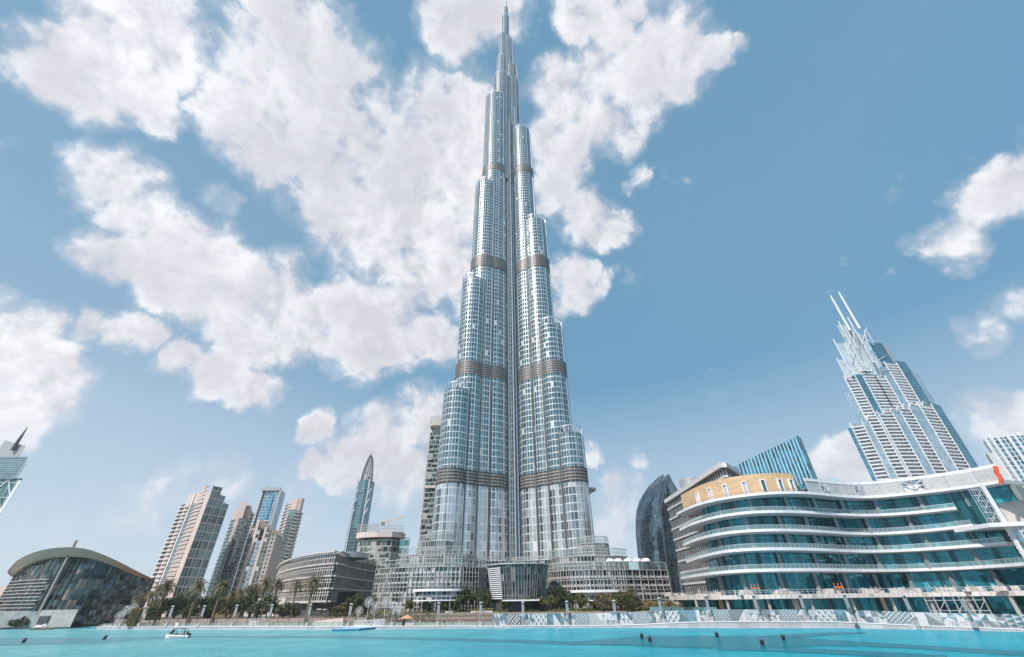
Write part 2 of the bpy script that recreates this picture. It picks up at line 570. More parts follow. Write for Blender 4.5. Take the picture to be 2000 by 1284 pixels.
sand = mat('sand_ground', (0.42, 0.36, 0.30), 0.9, nscale=0.02)
m = MB()
fl = [Vector((-4000, 330, 0.6)), Vector((-420, 300, 0.6)), Vector((-300, 262, 0.6))] + [G(p, y, 0.6) for p, y in ((60, 1223.5), (130, 1221.5), (186, 1219.5))]
fl += [Vector((s.x, s.y + 5, 0.6)) for s in SHORE] + [Vector((500, 60, 0.6)), Vector((6000, 20, 0.6))]
fl = [Vector((-9000, 330, 0.6))] + fl
m.sheet([[tuple(p) for p in fl], [(p.x * 1.2, 9000, 0.6) for p in fl]])
tag(m.build('ground', sand), kind='structure')

dk = water_mat('water_over_dark_fountain_gear', True)


BZ = [0.012]


def band(name, label, pts):            # (px, top y, bottom y) on the water plane
    m = MB()
    BZ[0] += 0.008
    zb = BZ[0]
    pts2 = []
    for a, b in zip(pts, pts[1:]):
        for k in range(5):
            pts2.append([a[i] + (b[i] - a[i]) * k / 5 for i in range(3)])
    pts2.append(pts[-1])
    for a, b in zip(pts2, pts2[1:]):
        m.face([tuple(G(a[0], a[2], zb)), tuple(G(b[0], b[2], zb)), tuple(G(b[0], b[1], zb)), tuple(G(a[0], a[1], zb))], [(0, 0), (1, 0), (1, 1), (0, 1)])
    tag(m.build(name, dk), label, 'fountain ring', 'dark fountain rings under the water')


band('fountain_ring', 'wide grey band under the water at the left, tapering towards the white boat',
     [(-120, 1246, 1268), (0, 1246, 1263), (100, 1246, 1260), (190, 1246, 1258), (260, 1244.5, 1252), (324, 1243, 1248), (440, 1242.2, 1245.6)])
band('fountain_ring', 'thin dark line under the water running from the boat to the middle of the lake',
     [(430, 1241.8, 1246), (560, 1242, 1246.2), (700, 1242.6, 1247.5), (860, 1246, 1251.5), (1000, 1249, 1256), (1100, 1252, 1260), (1200, 1252, 1262), (1230, 1254, 1261)])
band('fountain_ring', 'broad dark band under the water with black posts standing in it',
     [(1120, 1253, 1258), (1180, 1247.5, 1260), (1250, 1242, 1264), (1330, 1241, 1268), (1420, 1241, 1271), (1528, 1241, 1268), (1600, 1248, 1263), (1680, 1252, 1263), (1800, 1260, 1269), (1900, 1266, 1276), (2080, 1276, 1288)])
band('fountain_ring', 'short curved dark band under the water at the right, close to the quay wall', [(1500, 1241, 1247), (1560, 1237.5, 1246), (1620, 1235, 1241), (1690, 1234.5, 1238)])
band('fountain_ring', 'dark streak under the water leaving the bottom edge on the right', [(1400, 1262, 1270), (1500, 1264, 1273), (1600, 1267, 1277), (1720, 1272, 1284), (1850, 1279, 1294)])

# ------------------------------------------------------------------ the great tower
GT_G = facade('tower_curtain_wall', 2.0, 4.1, 0.3, 0.6, (0.165, 0.275, 0.30), (0.62, 0.62, 0.62), gm=0.85, gr=0.08, fm=0.3, fr=0.36, var=0.25, warp=0.05, blind=0.02)
GT_LOW = facade('tower_lower_curtain_wall', 2.2, 4.6, 0.36, 0.6, (0.33, 0.37, 0.375), (0.66, 0.65, 0.65), gm=0.9, gr=0.05, fm=0.35, fr=0.32, var=0.55, warp=0.13, colp=0.34, colc=(0.58, 0.58, 0.59), colw=1, blind=0.06)
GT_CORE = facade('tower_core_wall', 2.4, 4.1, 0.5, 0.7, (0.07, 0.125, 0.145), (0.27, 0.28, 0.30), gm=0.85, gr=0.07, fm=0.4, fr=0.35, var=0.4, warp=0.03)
GT_BAND = facade('tower_louvres', 3.0, 1.9, 0.25, 0.95, (0.035, 0.033, 0.033), (0.24, 0.22, 0.21), gm=0.2, gr=0.5, fm=0.2, fr=0.5, var=0.4, warp=0.0)
GT_TOP = facade('tower_upper_curtain_wall', 2.4, 4.1, 0.5, 1.0, (0.15, 0.215, 0.235), (0.46, 0.46, 0.47), gm=0.8, gr=0.1, fm=0.4, fr=0.35, var=0.4, warp=0.03)
greydark = mat('gap_shade_dark', (0.085, 0.095, 0.10), 0.5, 0.3)  # dark tone imitating shade between the tower lobes
FINM = mat('tower_fin_steel', (0.50, 0.51, 0.54), 0.34, 0.4)
gt = thing('skyscraper', 'giant stepped glass and steel skyscraper tapering to a needle in the middle of the photo', 'skyscraper', (P(997, 1100, 285).x, 285, 1))


def zof(px, py, Y):
    return P(px, py, Y).z


BANDS = [(zof(893, 945, 256), zof(893, 917, 256)), (zof(920, 731, 259), zof(920, 706, 259)), (zof(950, 519, 262), zof(950, 497, 262)), (zof(975, 331, 266), zof(975, 318, 266))]


def circ(x, y, r, n=36, r2=None):
    return [(x + r * math.cos(2 * math.pi * k / n), y + (r2 or r) * math.sin(2 * math.pi * k / n)) for k in range(n)]


def tier(xl, xr, yt, Y, mg=GT_G, low=True, bands=True, name='wing_tier', fins=True):
    a, b = P(xl, yt, Y), P(xr, yt, Y)
    x, r, zt = (a.x + b.x) / 2, (b.x - a.x) / 2, (a.z + b.z) / 2
    m = MB()
    z0 = 1.0
    if low:
        zb = BANDS[0][0]
        m.prism(circ(x, Y, r), z0, zb, m=1, top=False)
        m.prism(circ(x, Y, r), zb, zt, m=0, mt=2)
    else:
        m.prism(circ(x, Y, r), BANDS[3][1] - 20, zt, m=0, mt=2)
    o = m.build(name, [mg, GT_LOW, greymetal], gt)
    if bands:
        for q, (b0, b1) in enumerate(BANDS):
            if b1 < zt - 6:
                mm = MB()
                mm.prism(circ(x, Y, r + 0.45), b0, b1, bottom=True)
                mm.build('mechanical_band', GT_BAND, o)
    if fins:
        mm = MB()
        n = max(10, int(2 * math.pi * r / 5.2))
        for k in range(n):
            t = 2 * math.pi * k / n
            if math.sin(t) < 0.35:
                mm.box(x + (r + 0.15) * math.cos(t), Y + (r + 0.15) * math.sin(t), z0 if low else BANDS[3][1] - 20, 0.5, 0.22, zt + 2 - (z0 if low else BANDS[3][1] - 20), t)
        mm.build('fin', FINM, o)
    # open parapet screen on the roof
    mm = MB()
    n = max(8, int(r * 2.2))
    for k in range(n):
        t = 2 * math.pi * k / n
        mm.box(x + (r - 0.3) * math.cos(t), Y + (r - 0.3) * math.sin(t), zt, 0.35, 0.25, 4.5, t)
    pr = circ(x, Y, r - 0.2, 36)
    for q in range(36):
        p1, p2 = pr[q], pr[(q + 1) % 36]
        mm.beam((p1[0], p1[1], zt + 4.5), (p2[0], p2[1], zt + 4.5), 0.4, 0.5)
    mm.build('parapet_screen', steel, o)
    return x, Y, r, zt


T_L = [tier(868, 921, 768, 262),
       tier(903, 951, 556, 268),
       tier(929, 974, 370, 274),
       tier(949, 990, 200, 279)]
T_R = [tier(1087, 1138, 852, 262),
       tier(1050, 1098, 642, 268),
       tier(1022, 1066, 441, 274),
       tier(1001, 1036, 263, 279)]
# dark tubes standing in for the shadow gap where two neighbouring lobes meet
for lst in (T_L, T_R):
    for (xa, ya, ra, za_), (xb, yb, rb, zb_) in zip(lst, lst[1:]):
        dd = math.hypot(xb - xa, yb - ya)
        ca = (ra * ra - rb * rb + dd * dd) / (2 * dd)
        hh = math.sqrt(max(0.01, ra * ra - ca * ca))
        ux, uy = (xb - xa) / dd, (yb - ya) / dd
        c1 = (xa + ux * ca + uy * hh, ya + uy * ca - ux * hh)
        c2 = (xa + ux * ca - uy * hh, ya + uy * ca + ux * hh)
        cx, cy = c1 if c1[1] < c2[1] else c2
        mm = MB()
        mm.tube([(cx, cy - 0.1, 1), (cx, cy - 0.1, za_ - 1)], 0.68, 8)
        mm.build('gap_shade_strip', greydark, gt)
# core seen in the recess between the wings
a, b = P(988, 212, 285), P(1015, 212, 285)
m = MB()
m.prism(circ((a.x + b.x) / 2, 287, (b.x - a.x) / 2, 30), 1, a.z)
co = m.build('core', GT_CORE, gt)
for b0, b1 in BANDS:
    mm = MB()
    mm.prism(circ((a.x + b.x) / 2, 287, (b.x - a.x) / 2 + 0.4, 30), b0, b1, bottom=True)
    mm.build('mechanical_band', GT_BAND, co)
mm = MB()
cxr = (a.x + b.x) / 2
for dx, wd in ((-2.6, 0.9), (-0.4, 1.5), (2.2, 0.8)):
    mm.box(cxr + dx, 287 - (b.x - a.x) / 2 - 0.2, 1, wd, 0.8, a.z - 12)
mm.build('fin', silver, co)
# slim glass pier standing in the recess in front of the core
q0, q1, qt = P(992.5, 882, 273), P(1007, 882, 273), P(999, 232, 273)
m = MB()
m.prism([(q0.x, 275), (q0.x + 0.9, 273), (q1.x - 0.9, 273), (q1.x, 275), (q1.x, 284), (q0.x, 284)], 1, qt.z)
cpier = m.build('core_pier', GT_CORE, gt)
mm = MB()
for f_x, wd in ((0.12, 0.7), (0.5, 0.35), (0.86, 0.7)):
    mm.box(q0.x + (q1.x - q0.x) * f_x, 272.9, 1, wd, 0.6, qt.z - 1)
mm.build('fin', greymetal, cpier)
# bodies that fill the wings behind their lobes
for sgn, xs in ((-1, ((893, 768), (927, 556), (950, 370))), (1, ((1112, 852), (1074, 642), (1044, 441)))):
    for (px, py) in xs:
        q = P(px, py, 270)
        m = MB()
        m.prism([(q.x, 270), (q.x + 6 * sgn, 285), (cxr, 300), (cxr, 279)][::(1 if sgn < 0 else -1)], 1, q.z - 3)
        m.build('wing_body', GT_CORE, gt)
zt = [(964, 996, 157, 281), (983, 1013, 163, 288), (970, 992, 119, 283), (984, 1010.5, 137, 288), (975, 990, 72, 285), (981, 1001.5, 82, 288), (980.6, 994, 36, 286), (984.6, 992, 17, 286)]
for xl, xr, yt, Y in zt:
    tier(xl, xr, yt, Y, GT_TOP, low=False, bands=False, name='crown_tier', fins=yt > 60)
a = P(988.3, 17, 286)
top = P(988.6, -14, 286)
m = MB()
m.tube([(a.x, 286, a.z - 5), (a.x, 286, (a.z + top.z) / 2), (a.x, 286, top.z)], [1.5, 1.1, 0.4], 12)
m.build('spire', silver, gt)
q = P(1150, 957, 268)
m = MB()
m.prism([(q.x - 5, 262), (q.x + 3.5, 264), (q.x + 4.5, 268), (q.x + 3.5, 272), (q.x - 5, 274)], q.z - 0.6, q.z + 0.5, bottom=True)
m.beam((q.x - 4.4, 268, q.z - 5), (q.x + 3.5, 268, q.z - 0.4), 0.6)
m.build('service_platform', greymetal, gt)

# ------------------------------------------------------------------ podium of the tower
POD = facade('podium_curtain_wall', 1.9, 4.0, 0.22, 0.75, (0.17, 0.20, 0.205), (0.54, 0.52, 0.51), gm=0.8, gr=0.05, fm=0.2, fr=0.4, var=0.8, warp=0.30, blind=0.25, blindc=(0.40, 0.38, 0.38))
PODD = facade('podium_dark_wall', 2.2, 3.4, 0.25, 0.9, (0.06, 0.085, 0.095), (0.52, 0.50, 0.49), gm=0.7, gr=0.06, fm=0.2, fr=0.4, var=0.8, warp=0.28, blind=0.14, blindc=(0.36, 0.34, 0.33))
podmetal = mat('podium_metal', (0.48, 0.46, 0.45), 0.45, 0.3)


def podium(name, label, cat, front, py, Yf, depth, mtl, screen=3.2):
    pts = [P(px, py, Yf + dy) for px, dy in front]
    zt = pts[len(pts) // 2].z
    fr = dens([(p.x, p.y, 0) for p in pts], 6)
    poly = [(p.x, p.y) for p in fr] + [(fr[-1].x, Yf + depth), (fr[0].x, Yf + depth)]
    t = thing(name, label, cat, (fr[len(fr) // 2].x, Yf, 1))
    m = MB()
    m.prism(poly, 1, zt)
    m.build('wall', [mtl], t)
    # glass wind screen and posts round the roof terrace
    s = MB()
    for p in fr[::2]:
        s.box(p.x, p.y + 0.4, zt, 0.22, 0.22, screen)
    for p, q2 in zip(fr, fr[1:]):
        s.beam((p.x, p.y + 0.4, zt + screen), (q2.x, q2.y + 0.4, zt + screen), 0.3)
        s.beam((p.x, p.y + 0.4, zt + screen * 0.45), (q2.x, q2.y + 0.4, zt + screen * 0.45), 0.14)
    s.build('roof_screen', podmetal, t)
    g = MB()
    for p, q2 in zip(fr, fr[1:]):
        g.face([(p.x, p.y + 0.45, zt + 0.05), (q2.x, q2.y + 0.45, zt + 0.05), (q2.x, q2.y + 0.45, zt + screen * 0.95), (p.x, p.y + 0.45, zt + screen * 0.95)])
    g.build('screen_glass', screenglass, t)
    # projecting floor ledges
    l = MB()
    z = zt - 0.2
    k = 0
    while z > 3 and k < 9:
        for p, q2 in zip(fr, fr[1:]):
            l.beam((p.x, p.y - 0.2, z), (q2.x, q2.y - 0.2, z), 0.5, 0.3)
        z -= 4.0
        k += 1
    l.build('floor_ledge', podmetal, t)
    v = MB()
    for p in fr:
        v.box(p.x, p.y - 0.3, 4, 0.22, 0.5, zt - 4)
    v.build('fin', podmetal, t)
    return t


screenglass = clearglass('screen_glass', (0.5, 0.52, 0.52), 0.15)
podium('podium_block', 'low curved glass podium tier left of the tower, beside the finned office block', 'building',
       [(736, 14), (760, 7), (800, 2), (850, 0), (900, 3), (935, 10), (950, 18)], 1106, 226, 60, POD)
podium('podium_block', 'second glass terrace tier left of the tower with an open screen on its roof', 'building',
       [(784, 14), (796, 6), (830, 2), (870, 0), (910, 3), (930, 12)], 1081, 238, 45, POD)
podium('podium_block', 'topmost small glass terrace tier left of the tower, below the checkered block', 'building',
       [(819, 10), (826, 3), (845, 0), (870, 0), (884, 6)], 1056, 246, 30, POD)
podium('podium_block', 'low curved glass podium tier right of the drum pavilion, pale umbrellas on its roof', 'building',
       [(1062, 22), (1080, 12), (1110, 4), (1150, 0), (1190, 2), (1220, 4), (1302, 14)], 1112, 222, 60, PODD)
podium('podium_block', 'second glass terrace tier right of the tower, stepping down to the right', 'building',
       [(1072, 16), (1090, 6), (1120, 1), (1160, 0), (1200, 2), (1224, 8)], 1085, 236, 45, POD)
podium('podium_block', 'topmost small glass terrace tier right of the tower under its lowest lobe', 'building',
       [(1128, 8), (1136, 2), (1160, 0), (1180, 2), (1188, 7)], 1060, 246, 30, POD)
podium('podium_block', 'tall glazed link of the tower base behind the drum pavilion', 'building',
       [(900, 4), (925, 0), (960, 3), (1000, 8), (1030, 4), (1070, 0), (1100, 3)], 1096, 248, 22, PODD, 1.5)

# drum pavilion in front of the tower
DRUM = facade('drum_glazing', 1.6, 2.6, 0.22, 0.2, (0.085, 0.09, 0.09), (0.24, 0.23, 0.225), gm=0.6, gr=0.08, fm=0.3, var=0.8, warp=0.4, blind=0.12, blindc=(0.30, 0.27, 0.25))
a, b = P(953, 1106, 222), P(1070, 1106, 222)
dx, dr, dz1 = (a.x + b.x) / 2, (b.x - a.x) / 2, (a.z + b.z) / 2
dz0 = P(1010, 1171, 208).z
t = thing('drum_pavilion', 'round glass entrance pavilion flaring upward at the foot of the tower', 'pavilion', (dx, 222, 1))
m = MB()
rows = []
for k in range(9):
    f = k / 8
    rr = dr * (0.86 + 0.14 * f ** 1.4)
    rows.append([(dx + rr * math.cos(-math.pi + 2 * math.pi * q / 64), 222 + rr * math.sin(-math.pi + 2 * math.pi * q / 64), dz0 + (dz1 - dz0) * f) for q in range(65)])
m.sheet(rows)
m.build('glazing', DRUM, t)
m = MB()
m.prism(circ(dx, 222, dr + 0.9, 64), dz1, dz1 + 0.4, bottom=True)
m.build('roof', steel, t)
m = MB()
for k in range(64):
    th = 2 * math.pi * k / 64
    m.beam((dx + dr * 0.87 * math.cos(th), 222 + dr * 0.87 * math.sin(th), dz0), (dx + dr * 1.01 * math.cos(th), 222 + dr * 1.01 * math.sin(th), dz1), 0.16, 0.3)
m.build('fin', greymetal, t)
m = MB()
for k in range(16):
    z = dz0 + 0.4 + (dz1 - dz0 - 1) * k / 16
    for q in range(10):
        t0, t1 = -math.pi * 0.93 + q * 0.075, -math.pi * 0.93 + (q + 1) * 0.075
        rr = dr * (0.88 + 0.14 * ((z - dz0) / (dz1 - dz0)) ** 1.4)
        m.beam((dx + rr * math.cos(t0), 222 + rr * math.sin(t0), z), (dx + rr * math.cos(t1), 222 + rr * math.sin(t1), z), 0.5, 0.3)
m.build('louvre_panel', white, t)
m = MB()
m.prism(circ(dx, 222, dr * 0.8, 40), 1, dz0, m=0)
m.build('base_wall', darkmetal, t)
m = MB()
m.box(dx + 1, 222 - dr * 0.86 - 2, dz0 - 0.6, dr * 1.1, 5, 0.5)
m.build('entrance_canopy', white, t)


# disc canopies over the terrace cafes
def canopy(label, xl, xr, py, Y, y2):
    a, b = P(xl, py, Y), P(xr, py, Y)
    x, r, z = (a.x + b.x) / 2, (b.x - a.x) / 2, a.z
    z2 = P((xl + xr) / 2, y2, Y).z
    t = thing('canopy', label, 'canopy', (x, Y, 1), 'terrace canopies below the tower')
    m = MB()
    m.prism(circ(x, Y, r, 40, 6), z - 0.45, z + 0.45, bottom=True)
    m.build('roof', white, t)
    m = MB()
    m.prism(circ(x, Y, r * 0.95, 40, 5.6), z2 - 0.4, z2, bottom=True)
    m.build('floor_slab', white, t)
    m = MB()
    m.prism(circ(x, Y + 0.6, r * 0.86, 40, 4.6), z2, z - 0.45)
    m.build('glazing', PODD, t)
    for k in range(5):
        th = math.pi + math.pi * (k + 0.5) / 5
        m = MB()
        m.tube([(x + r * 0.9 * math.cos(th), Y + 5.2 * math.sin(th), 1), (x + r * 0.9 * math.cos(th), Y + 5.2 * math.sin(th), z)], 0.16, 6)
        m.build('column', podmetal, t)


canopy('pale oval canopy with a dark glazed cafe under it, left of the drum pavilion', 806, 906, 1154, 218, 1172)
canopy('long pale oval canopy right of the drum pavilion, above the bushes', 1114, 1226, 1156, 212, 1172)


# ------------------------------------------------------------------ helpers for blocks of buildings
def ZF(ox, oy, s):
    return lambda x, y: (ox + x / s, oy + y / s)


def blk(parent, name, mats, zf, row, cols, top, depth=25, zb=0.8, tops=None, bottom=False):
    """front polyline surveyed on one sight-line row; roof height from one point"""
    pts = []
    for x, Y in cols:
        px, py = zf(x, row)
        q = P(px, py, Y)
        pts.append((q.x, Y))
    px, py = zf(top[0], top[1])
    z = P(px, py, top[2]).z
    yb = max(p[1] for p in pts) + depth
    m = MB()
    m.prism(pts + [(pts[-1][0] * yb / pts[-1][1], yb), (pts[0][0] * yb / pts[0][1], yb)], zb, z, m=0, mt=1 if isinstance(mats, list) and len(mats) > 1 else 0, bottom=bottom)
    o = m.build(name, mats, parent)
    return o, pts, z


def slabs(m, pts, z0, z1, fl, proj=1.2, th=0.3, rail=1.0, mi=0):
    z = z0
    while z < z1 - rail:
        for a, b in zip(pts, pts[1:]):
            a, b = Vector((a[0], a[1], z)), Vector((b[0], b[1], z))
            d = (b - a).normalized()
            nrm = Vector((d.y, -d.x, 0))
            a2, b2 = a + nrm * proj, b + nrm * proj
            up = Vector((0, 0, th))
            m.hexa([a2, b2, b, a, a2 + up, b2 + up, b + up, a + up], mi)
            if rail:
                up2 = Vector((0, 0, rail))
                i = nrm * -0.15
                m.hexa([a2 + up, b2 + up, b2 + up + i, a2 + up + i, a2 + up2, b2 + up2, b2 + up2 + i, a2 + up2 + i], mi)
        z += fl


def sub(pts, f0, f1):
    a, b = Vector((*pts[0], 0)), Vector((*pts[-1], 0))
    return [tuple(a.lerp(b, f0))[:2], tuple(a.lerp(b, f1))[:2]]


# ------------------------------------------------------------------ residential towers at the left
TEAL = facade('teal_glass_wall', 2.2, 3.6, 0.2, 0.5, (0.20, 0.31, 0.315), (0.32, 0.39, 0.39), gm=0.7, gr=0.1, fm=0.2, var=0.4, warp=0.04, blind=0.08)
PINKGRID = facade('pink_grid_wall', 5.6, 7.4, 0.8, 0.9, (0.10, 0.17, 0.18), (0.62, 0.50, 0.46), gm=0.6, gr=0.1, fr=0.8, var=0.5, warp=0.05, blind=0.12, mid=1.0)
ARCH = facade('arched_balcony_wall', 3.6, 3.6, 1.3, 1.1, (0.13, 0.13, 0.13), (0.56, 0.48, 0.43), gm=0.3, gr=0.3, fr=0.8, var=0.6, warp=0.02, blind=0.3, blindc=(0.36, 0.30, 0.27))
BALC = facade('balcony_recess_wall', 3.4, 3.6, 0.5, 0.4, (0.10, 0.14, 0.14), (0.34, 0.30, 0.28), gm=0.5, gr=0.15, fr=0.8, var=0.5, warp=0.04, blind=0.2)
SMALLWIN = facade('small_window_wall', 3.0, 3.6, 1.5, 1.4, (0.13, 0.15, 0.16), (0.60, 0.50, 0.46), gm=0.5, gr=0.15, fr=0.8, var=0.5)

z = ZF(290, 930, 5.837)
t = thing('residential_tower', 'pink stone high rise with stepped horned roof and dark window grid, leftmost beige tower', 'tower', (P(355, 1120, 432).x, 432, 1), 'beige residential towers behind the palms')
o, pa, za = blk(t, 'balcony_wall', [BALC, beige], z, 700, [(222, 452), (330, 446)], (395, 325, 450), 25)
m = MB()
for f0, f1 in ((0.02, 0.46), (0.52, 0.98)):
    slabs(m, sub(pa, f0, f1), 20, za, 3.6, 1.6, 0.35, 1.1)
m.build('balcony', offwhite, o)
blk(t, 'shoulder', [pinkstone, pinkstone], z, 700, [(270, 449), (332, 446)], (440, 200, 448), 22)
blk(t, 'edge_pier', [white, white], z, 700, [(328, 445.3), (340, 444.5)], (455, 200, 446), 5)
o, pb, zb = blk(t, 'glass_wall', [TEAL, pinkstone], z, 700, [(338, 445), (392, 440)], (480, 312, 443), 25)
blk(t, 'attic_wall', [pinkstone, pinkstone], z, 700, [(338, 446), (400, 442)], (520, 196, 444), 24)
o, pc, zc = blk(t, 'arched_wall', [ARCH, beige], z, 700, [(385, 440), (410, 432), (440, 428), (474, 427)], (600, 292, 430), 30)
m = MB()
slabs(m, pc, 20, zc, 3.6, 0.8, 0.3, 0.9)
m.build('balcony', beige, o)
blk(t, 'attic_wall', [SMALLWIN, beige], z, 700, [(392, 440), (414, 433), (442, 429), (474, 428)], (650, 120, 430), 30)
blk(t, 'corner_band', [pinkstone, pinkstone], z, 700, [(472, 426.5), (522, 425)], (655, 195, 426), 20)
o, pd, zd = blk(t, 'window_grid_wall', [PINKGRID, pinkstone], z, 700, [(520, 426), (640, 434)], (705, 130, 432), 30)
blk(t, 'window_grid_wall', [PINKGRID, pinkstone], z, 700, [(638, 434), (716, 440)], (780, 225, 437), 24)
blk(t, 'window_grid_wall', [PINKGRID, pinkstone], z, 700, [(714, 440), (790, 446)], (840, 318, 443), 20)
for (x, y, Y) in ((662, 118, 428), (768, 130, 436), (820, 222, 440), (866, 312, 446)):
    q = P(*z(x, y), Y)
    m = MB()
    m.prism([(q.x - 2, Y + 1), (q.x, Y + 1), (q.x, Y + 2), (q.x - 2, Y + 2)], q.z - 2.5, [q.z - 1.5, q.z + 1.5, q.z + 1.5, q.z - 1.5])
    m.build('roof_horn', beige, t)

z = ZF(400, 930, 5.581)
t = thing('residential_tower', 'teal glass high rise with a stepped pink crown, second beige tower from the left', 'tower', (P(440, 1120, 505).x, 505, 1), 'beige residential towers behind the palms')
o, pa, za = blk(t, 'glass_wall', [TEAL, pinkstone], z, 700, [(213, 512), (290, 502), (300, 500)], (330, 468, 506), 25)
m = MB()
slabs(m, sub(pa, 0.0, 0.4), 20, za, 3.6, 1.2, 0.3, 0.8)
m.build('balcony', TEAL, o)
blk(t, 'glass_wall', [TEAL, pinkstone], z, 700, [(296, 499), (345, 499), (405, 508)], (420, 470, 504), 25)
q1 = pa[1]
blk(t, 'pier', [beige, beige], z, 700, [(268, 504), (276, 503)], (350, 440, 503), 3)
blk(t, 'pier', [beige, beige], z, 700, [(292, 498.5), (302, 498.5)], (372, 440, 500), 3)
o, pe, ze = blk(t, 'balcony_wall', [BALC, pinkstone], z, 700, [(403, 508), (450, 520)], (500, 400, 515), 25)
m = MB()
slabs(m, pe, 20, ze, 3.6, 1.2, 0.3, 0.9)
m.build('balcony', offwhite, o)
blk(t, 'crown', [pinkstone, pinkstone], z, 700, [(216, 514), (420, 512)], (300, 380, 513), 20)
blk(t, 'crown', [pinkstone, pinkstone], z, 700, [(245, 508), (405, 508)], (360, 322, 508), 20)
blk(t, 'crown', [pinkstone, pinkstone], z, 700, [(262, 503), (330, 503)], (425, 276, 503), 20)

BLUEG = facade('blue_glass_wall', 3.0, 3.8, 0.3, 0.9, (0.22, 0.35, 0.41), (0.40, 0.46, 0.50), gm=0.75, gr=0.08, fm=0.3, var=0.35, warp=0.04)
t = thing('office_tower', 'slab shaped blue glass tower with pale frame, behind the two beige towers', 'tower', (P(520, 1120, 600).x, 600, 1))
blk(t, 'glass_wall', [BLUEG, greymetal], z, 480, [(540, 602), (738, 600), (800, 625)], (720, 150, 600), 30)
blk(t, 'frame_pier', [greymetal, greymetal], z, 480, [(532, 600), (545, 600)], (622, 142, 600), 3)
blk(t, 'frame_pier', [greymetal, greymetal], z, 480, [(722, 598.5), (742, 598.5)], (818, 146, 600), 3)
blk(t, 'blue_bay', [facade('bay_glass', 1.6, 3.8, 0.12, 0.3, (0.16, 0.40, 0.58), (0.3, 0.45, 0.55), gm=0.8)], z, 480, [(618, 599.4), (672, 599.4)], (700, 205, 600), 2)
m = MB()
a, b = P(*z(620, 143), 600), P(*z(830, 148), 600)
m.box((a.x + b.x) / 2, 599.5, a.z - 2.5, b.x - a.x, 3, 4)
m.build('roof_frame', greymetal, t)
m = MB()
a, b, c = P(*z(672, 115), 605), P(*z(760, 138), 605), P(*z(700, 145), 605)
m.beam(tuple(a), tuple(b), 0.6)
m.beam(tuple(b), (b.x, b.y, c.z), 0.6)
m.build('crane_arm', darkmetal, t)

t = thing('residential_tower', 'broad pink stepped block with rooftop pergolas, in front of the blue glass tower', 'tower', (P(490, 1120, 470).x, 470, 1), 'beige residential towers behind the palms')
blk(t, 'window_grid_wall', [PINKGRID, pinkstone], z, 800, [(425, 474), (510, 468)], (540, 545, 470), 30)
blk(t, 'window_grid_wall', [PINKGRID, pinkstone], z, 800, [(500, 470), (600, 469)], (600, 478, 469), 28)
blk(t, 'corner_band', [pinkstone, pinkstone], z, 800, [(478, 466), (508, 465.5)], (620, 475, 466), 20)
blk(t, 'glass_wall', [BLUEG, pinkstone], z, 800, [(545, 464), (590, 464)], (600, 700, 464), 20)
blk(t, 'balcony_wall', [BALC, pinkstone], z, 800, [(506, 465), (547, 464.5)], (570, 560, 465), 20)
blk(t, 'corner_band', [pinkstone, pinkstone], z, 800, [(588, 463.5), (612, 463.5)], (680, 560, 464), 20)
blk(t, 'balcony_wall', [BALC, pinkstone], z, 800, [(610, 463.8), (680, 463)], (700, 620, 464), 25)
blk(t, 'small_window_wall', [SMALLWIN, pinkstone], z, 800, [(678, 462), (740, 464)], (780, 640, 463), 30)
o, pf, zf_ = blk(t, 'arched_wall', [ARCH, pinkstone], z, 800, [(738, 464), (846, 482)], (860, 655, 474), 20)
m = MB()
slabs(m, pf, 20, zf_, 3.6, 1.0, 0.3, 0.9)
m.build('balcony', beige, o)
for k in range(16):
    f = k / 15
    q = P(*z(640 + 230 * f, 490 + 160 * f), 468 + 10 * f)
    m = MB()
    m.box(q.x, q.y - 2, q.z - 6, 0.5, 4, 6)
    m.build('pergola_frame', beige, t)

t = thing('residential_tower', 'tower of stacked balconies with a pink crown, right of the blue glass tower', 'tower', (P(570, 1100, 530).x, 530, 1), 'beige residential towers behind the palms')
o, pg, zg = blk(t, 'balcony_wall', [BALC, pinkstone], z, 560, [(818, 545), (850, 535), (875, 530)], (905, 285, 535), 25)
m = MB()
slabs(m, pg, 20, zg, 3.6, 1.3, 0.3, 1.0)
m.build('balcony', offwhite, o)
blk(t, 'glass_wall', [TEAL, pinkstone], z, 560, [(873, 529), (945, 527)], (955, 365, 528), 25)
o, ph, zh = blk(t, 'balcony_wall', [BALC, pinkstone], z, 560, [(943, 527), (990, 529), (1025, 540)], (1040, 385, 532), 25)
m = MB()
slabs(m, ph, 20, zh, 3.6, 1.3, 0.3, 1.0)
m.build('balcony', offwhite, o)
blk(t, 'crown', [pinkstone, pinkstone], z, 560, [(846, 534), (880, 529), (940, 528)], (960, 258, 530), 22)
blk(t, 'crown', [pinkstone, pinkstone], z, 560, [(930, 528), (985, 529.5), (1012, 538)], (1040, 245, 532), 20)

# low retail building at the feet of the left towers
t = thing('pavilion_building', 'low white terrace building with a slatted parapet behind the palms', 'building', (-105, 275, 1))
m = MB()
a, b = P(430, 1170, 275), P(565, 1163, 275)
m.prism([(a.x, 275), (b.x, 272), (b.x, 300), (a.x, 300)], 1, a.z)
m.build('wall', offwhite, t)
for k in range(14):
    f = k / 28
    m = MB()
    m.box(a.x + (b.x - a.x) * f, 274.6 - 3 * f, a.z - 3.2, 0.7, 0.8, 3.4)
    m.build('slat', white, t)

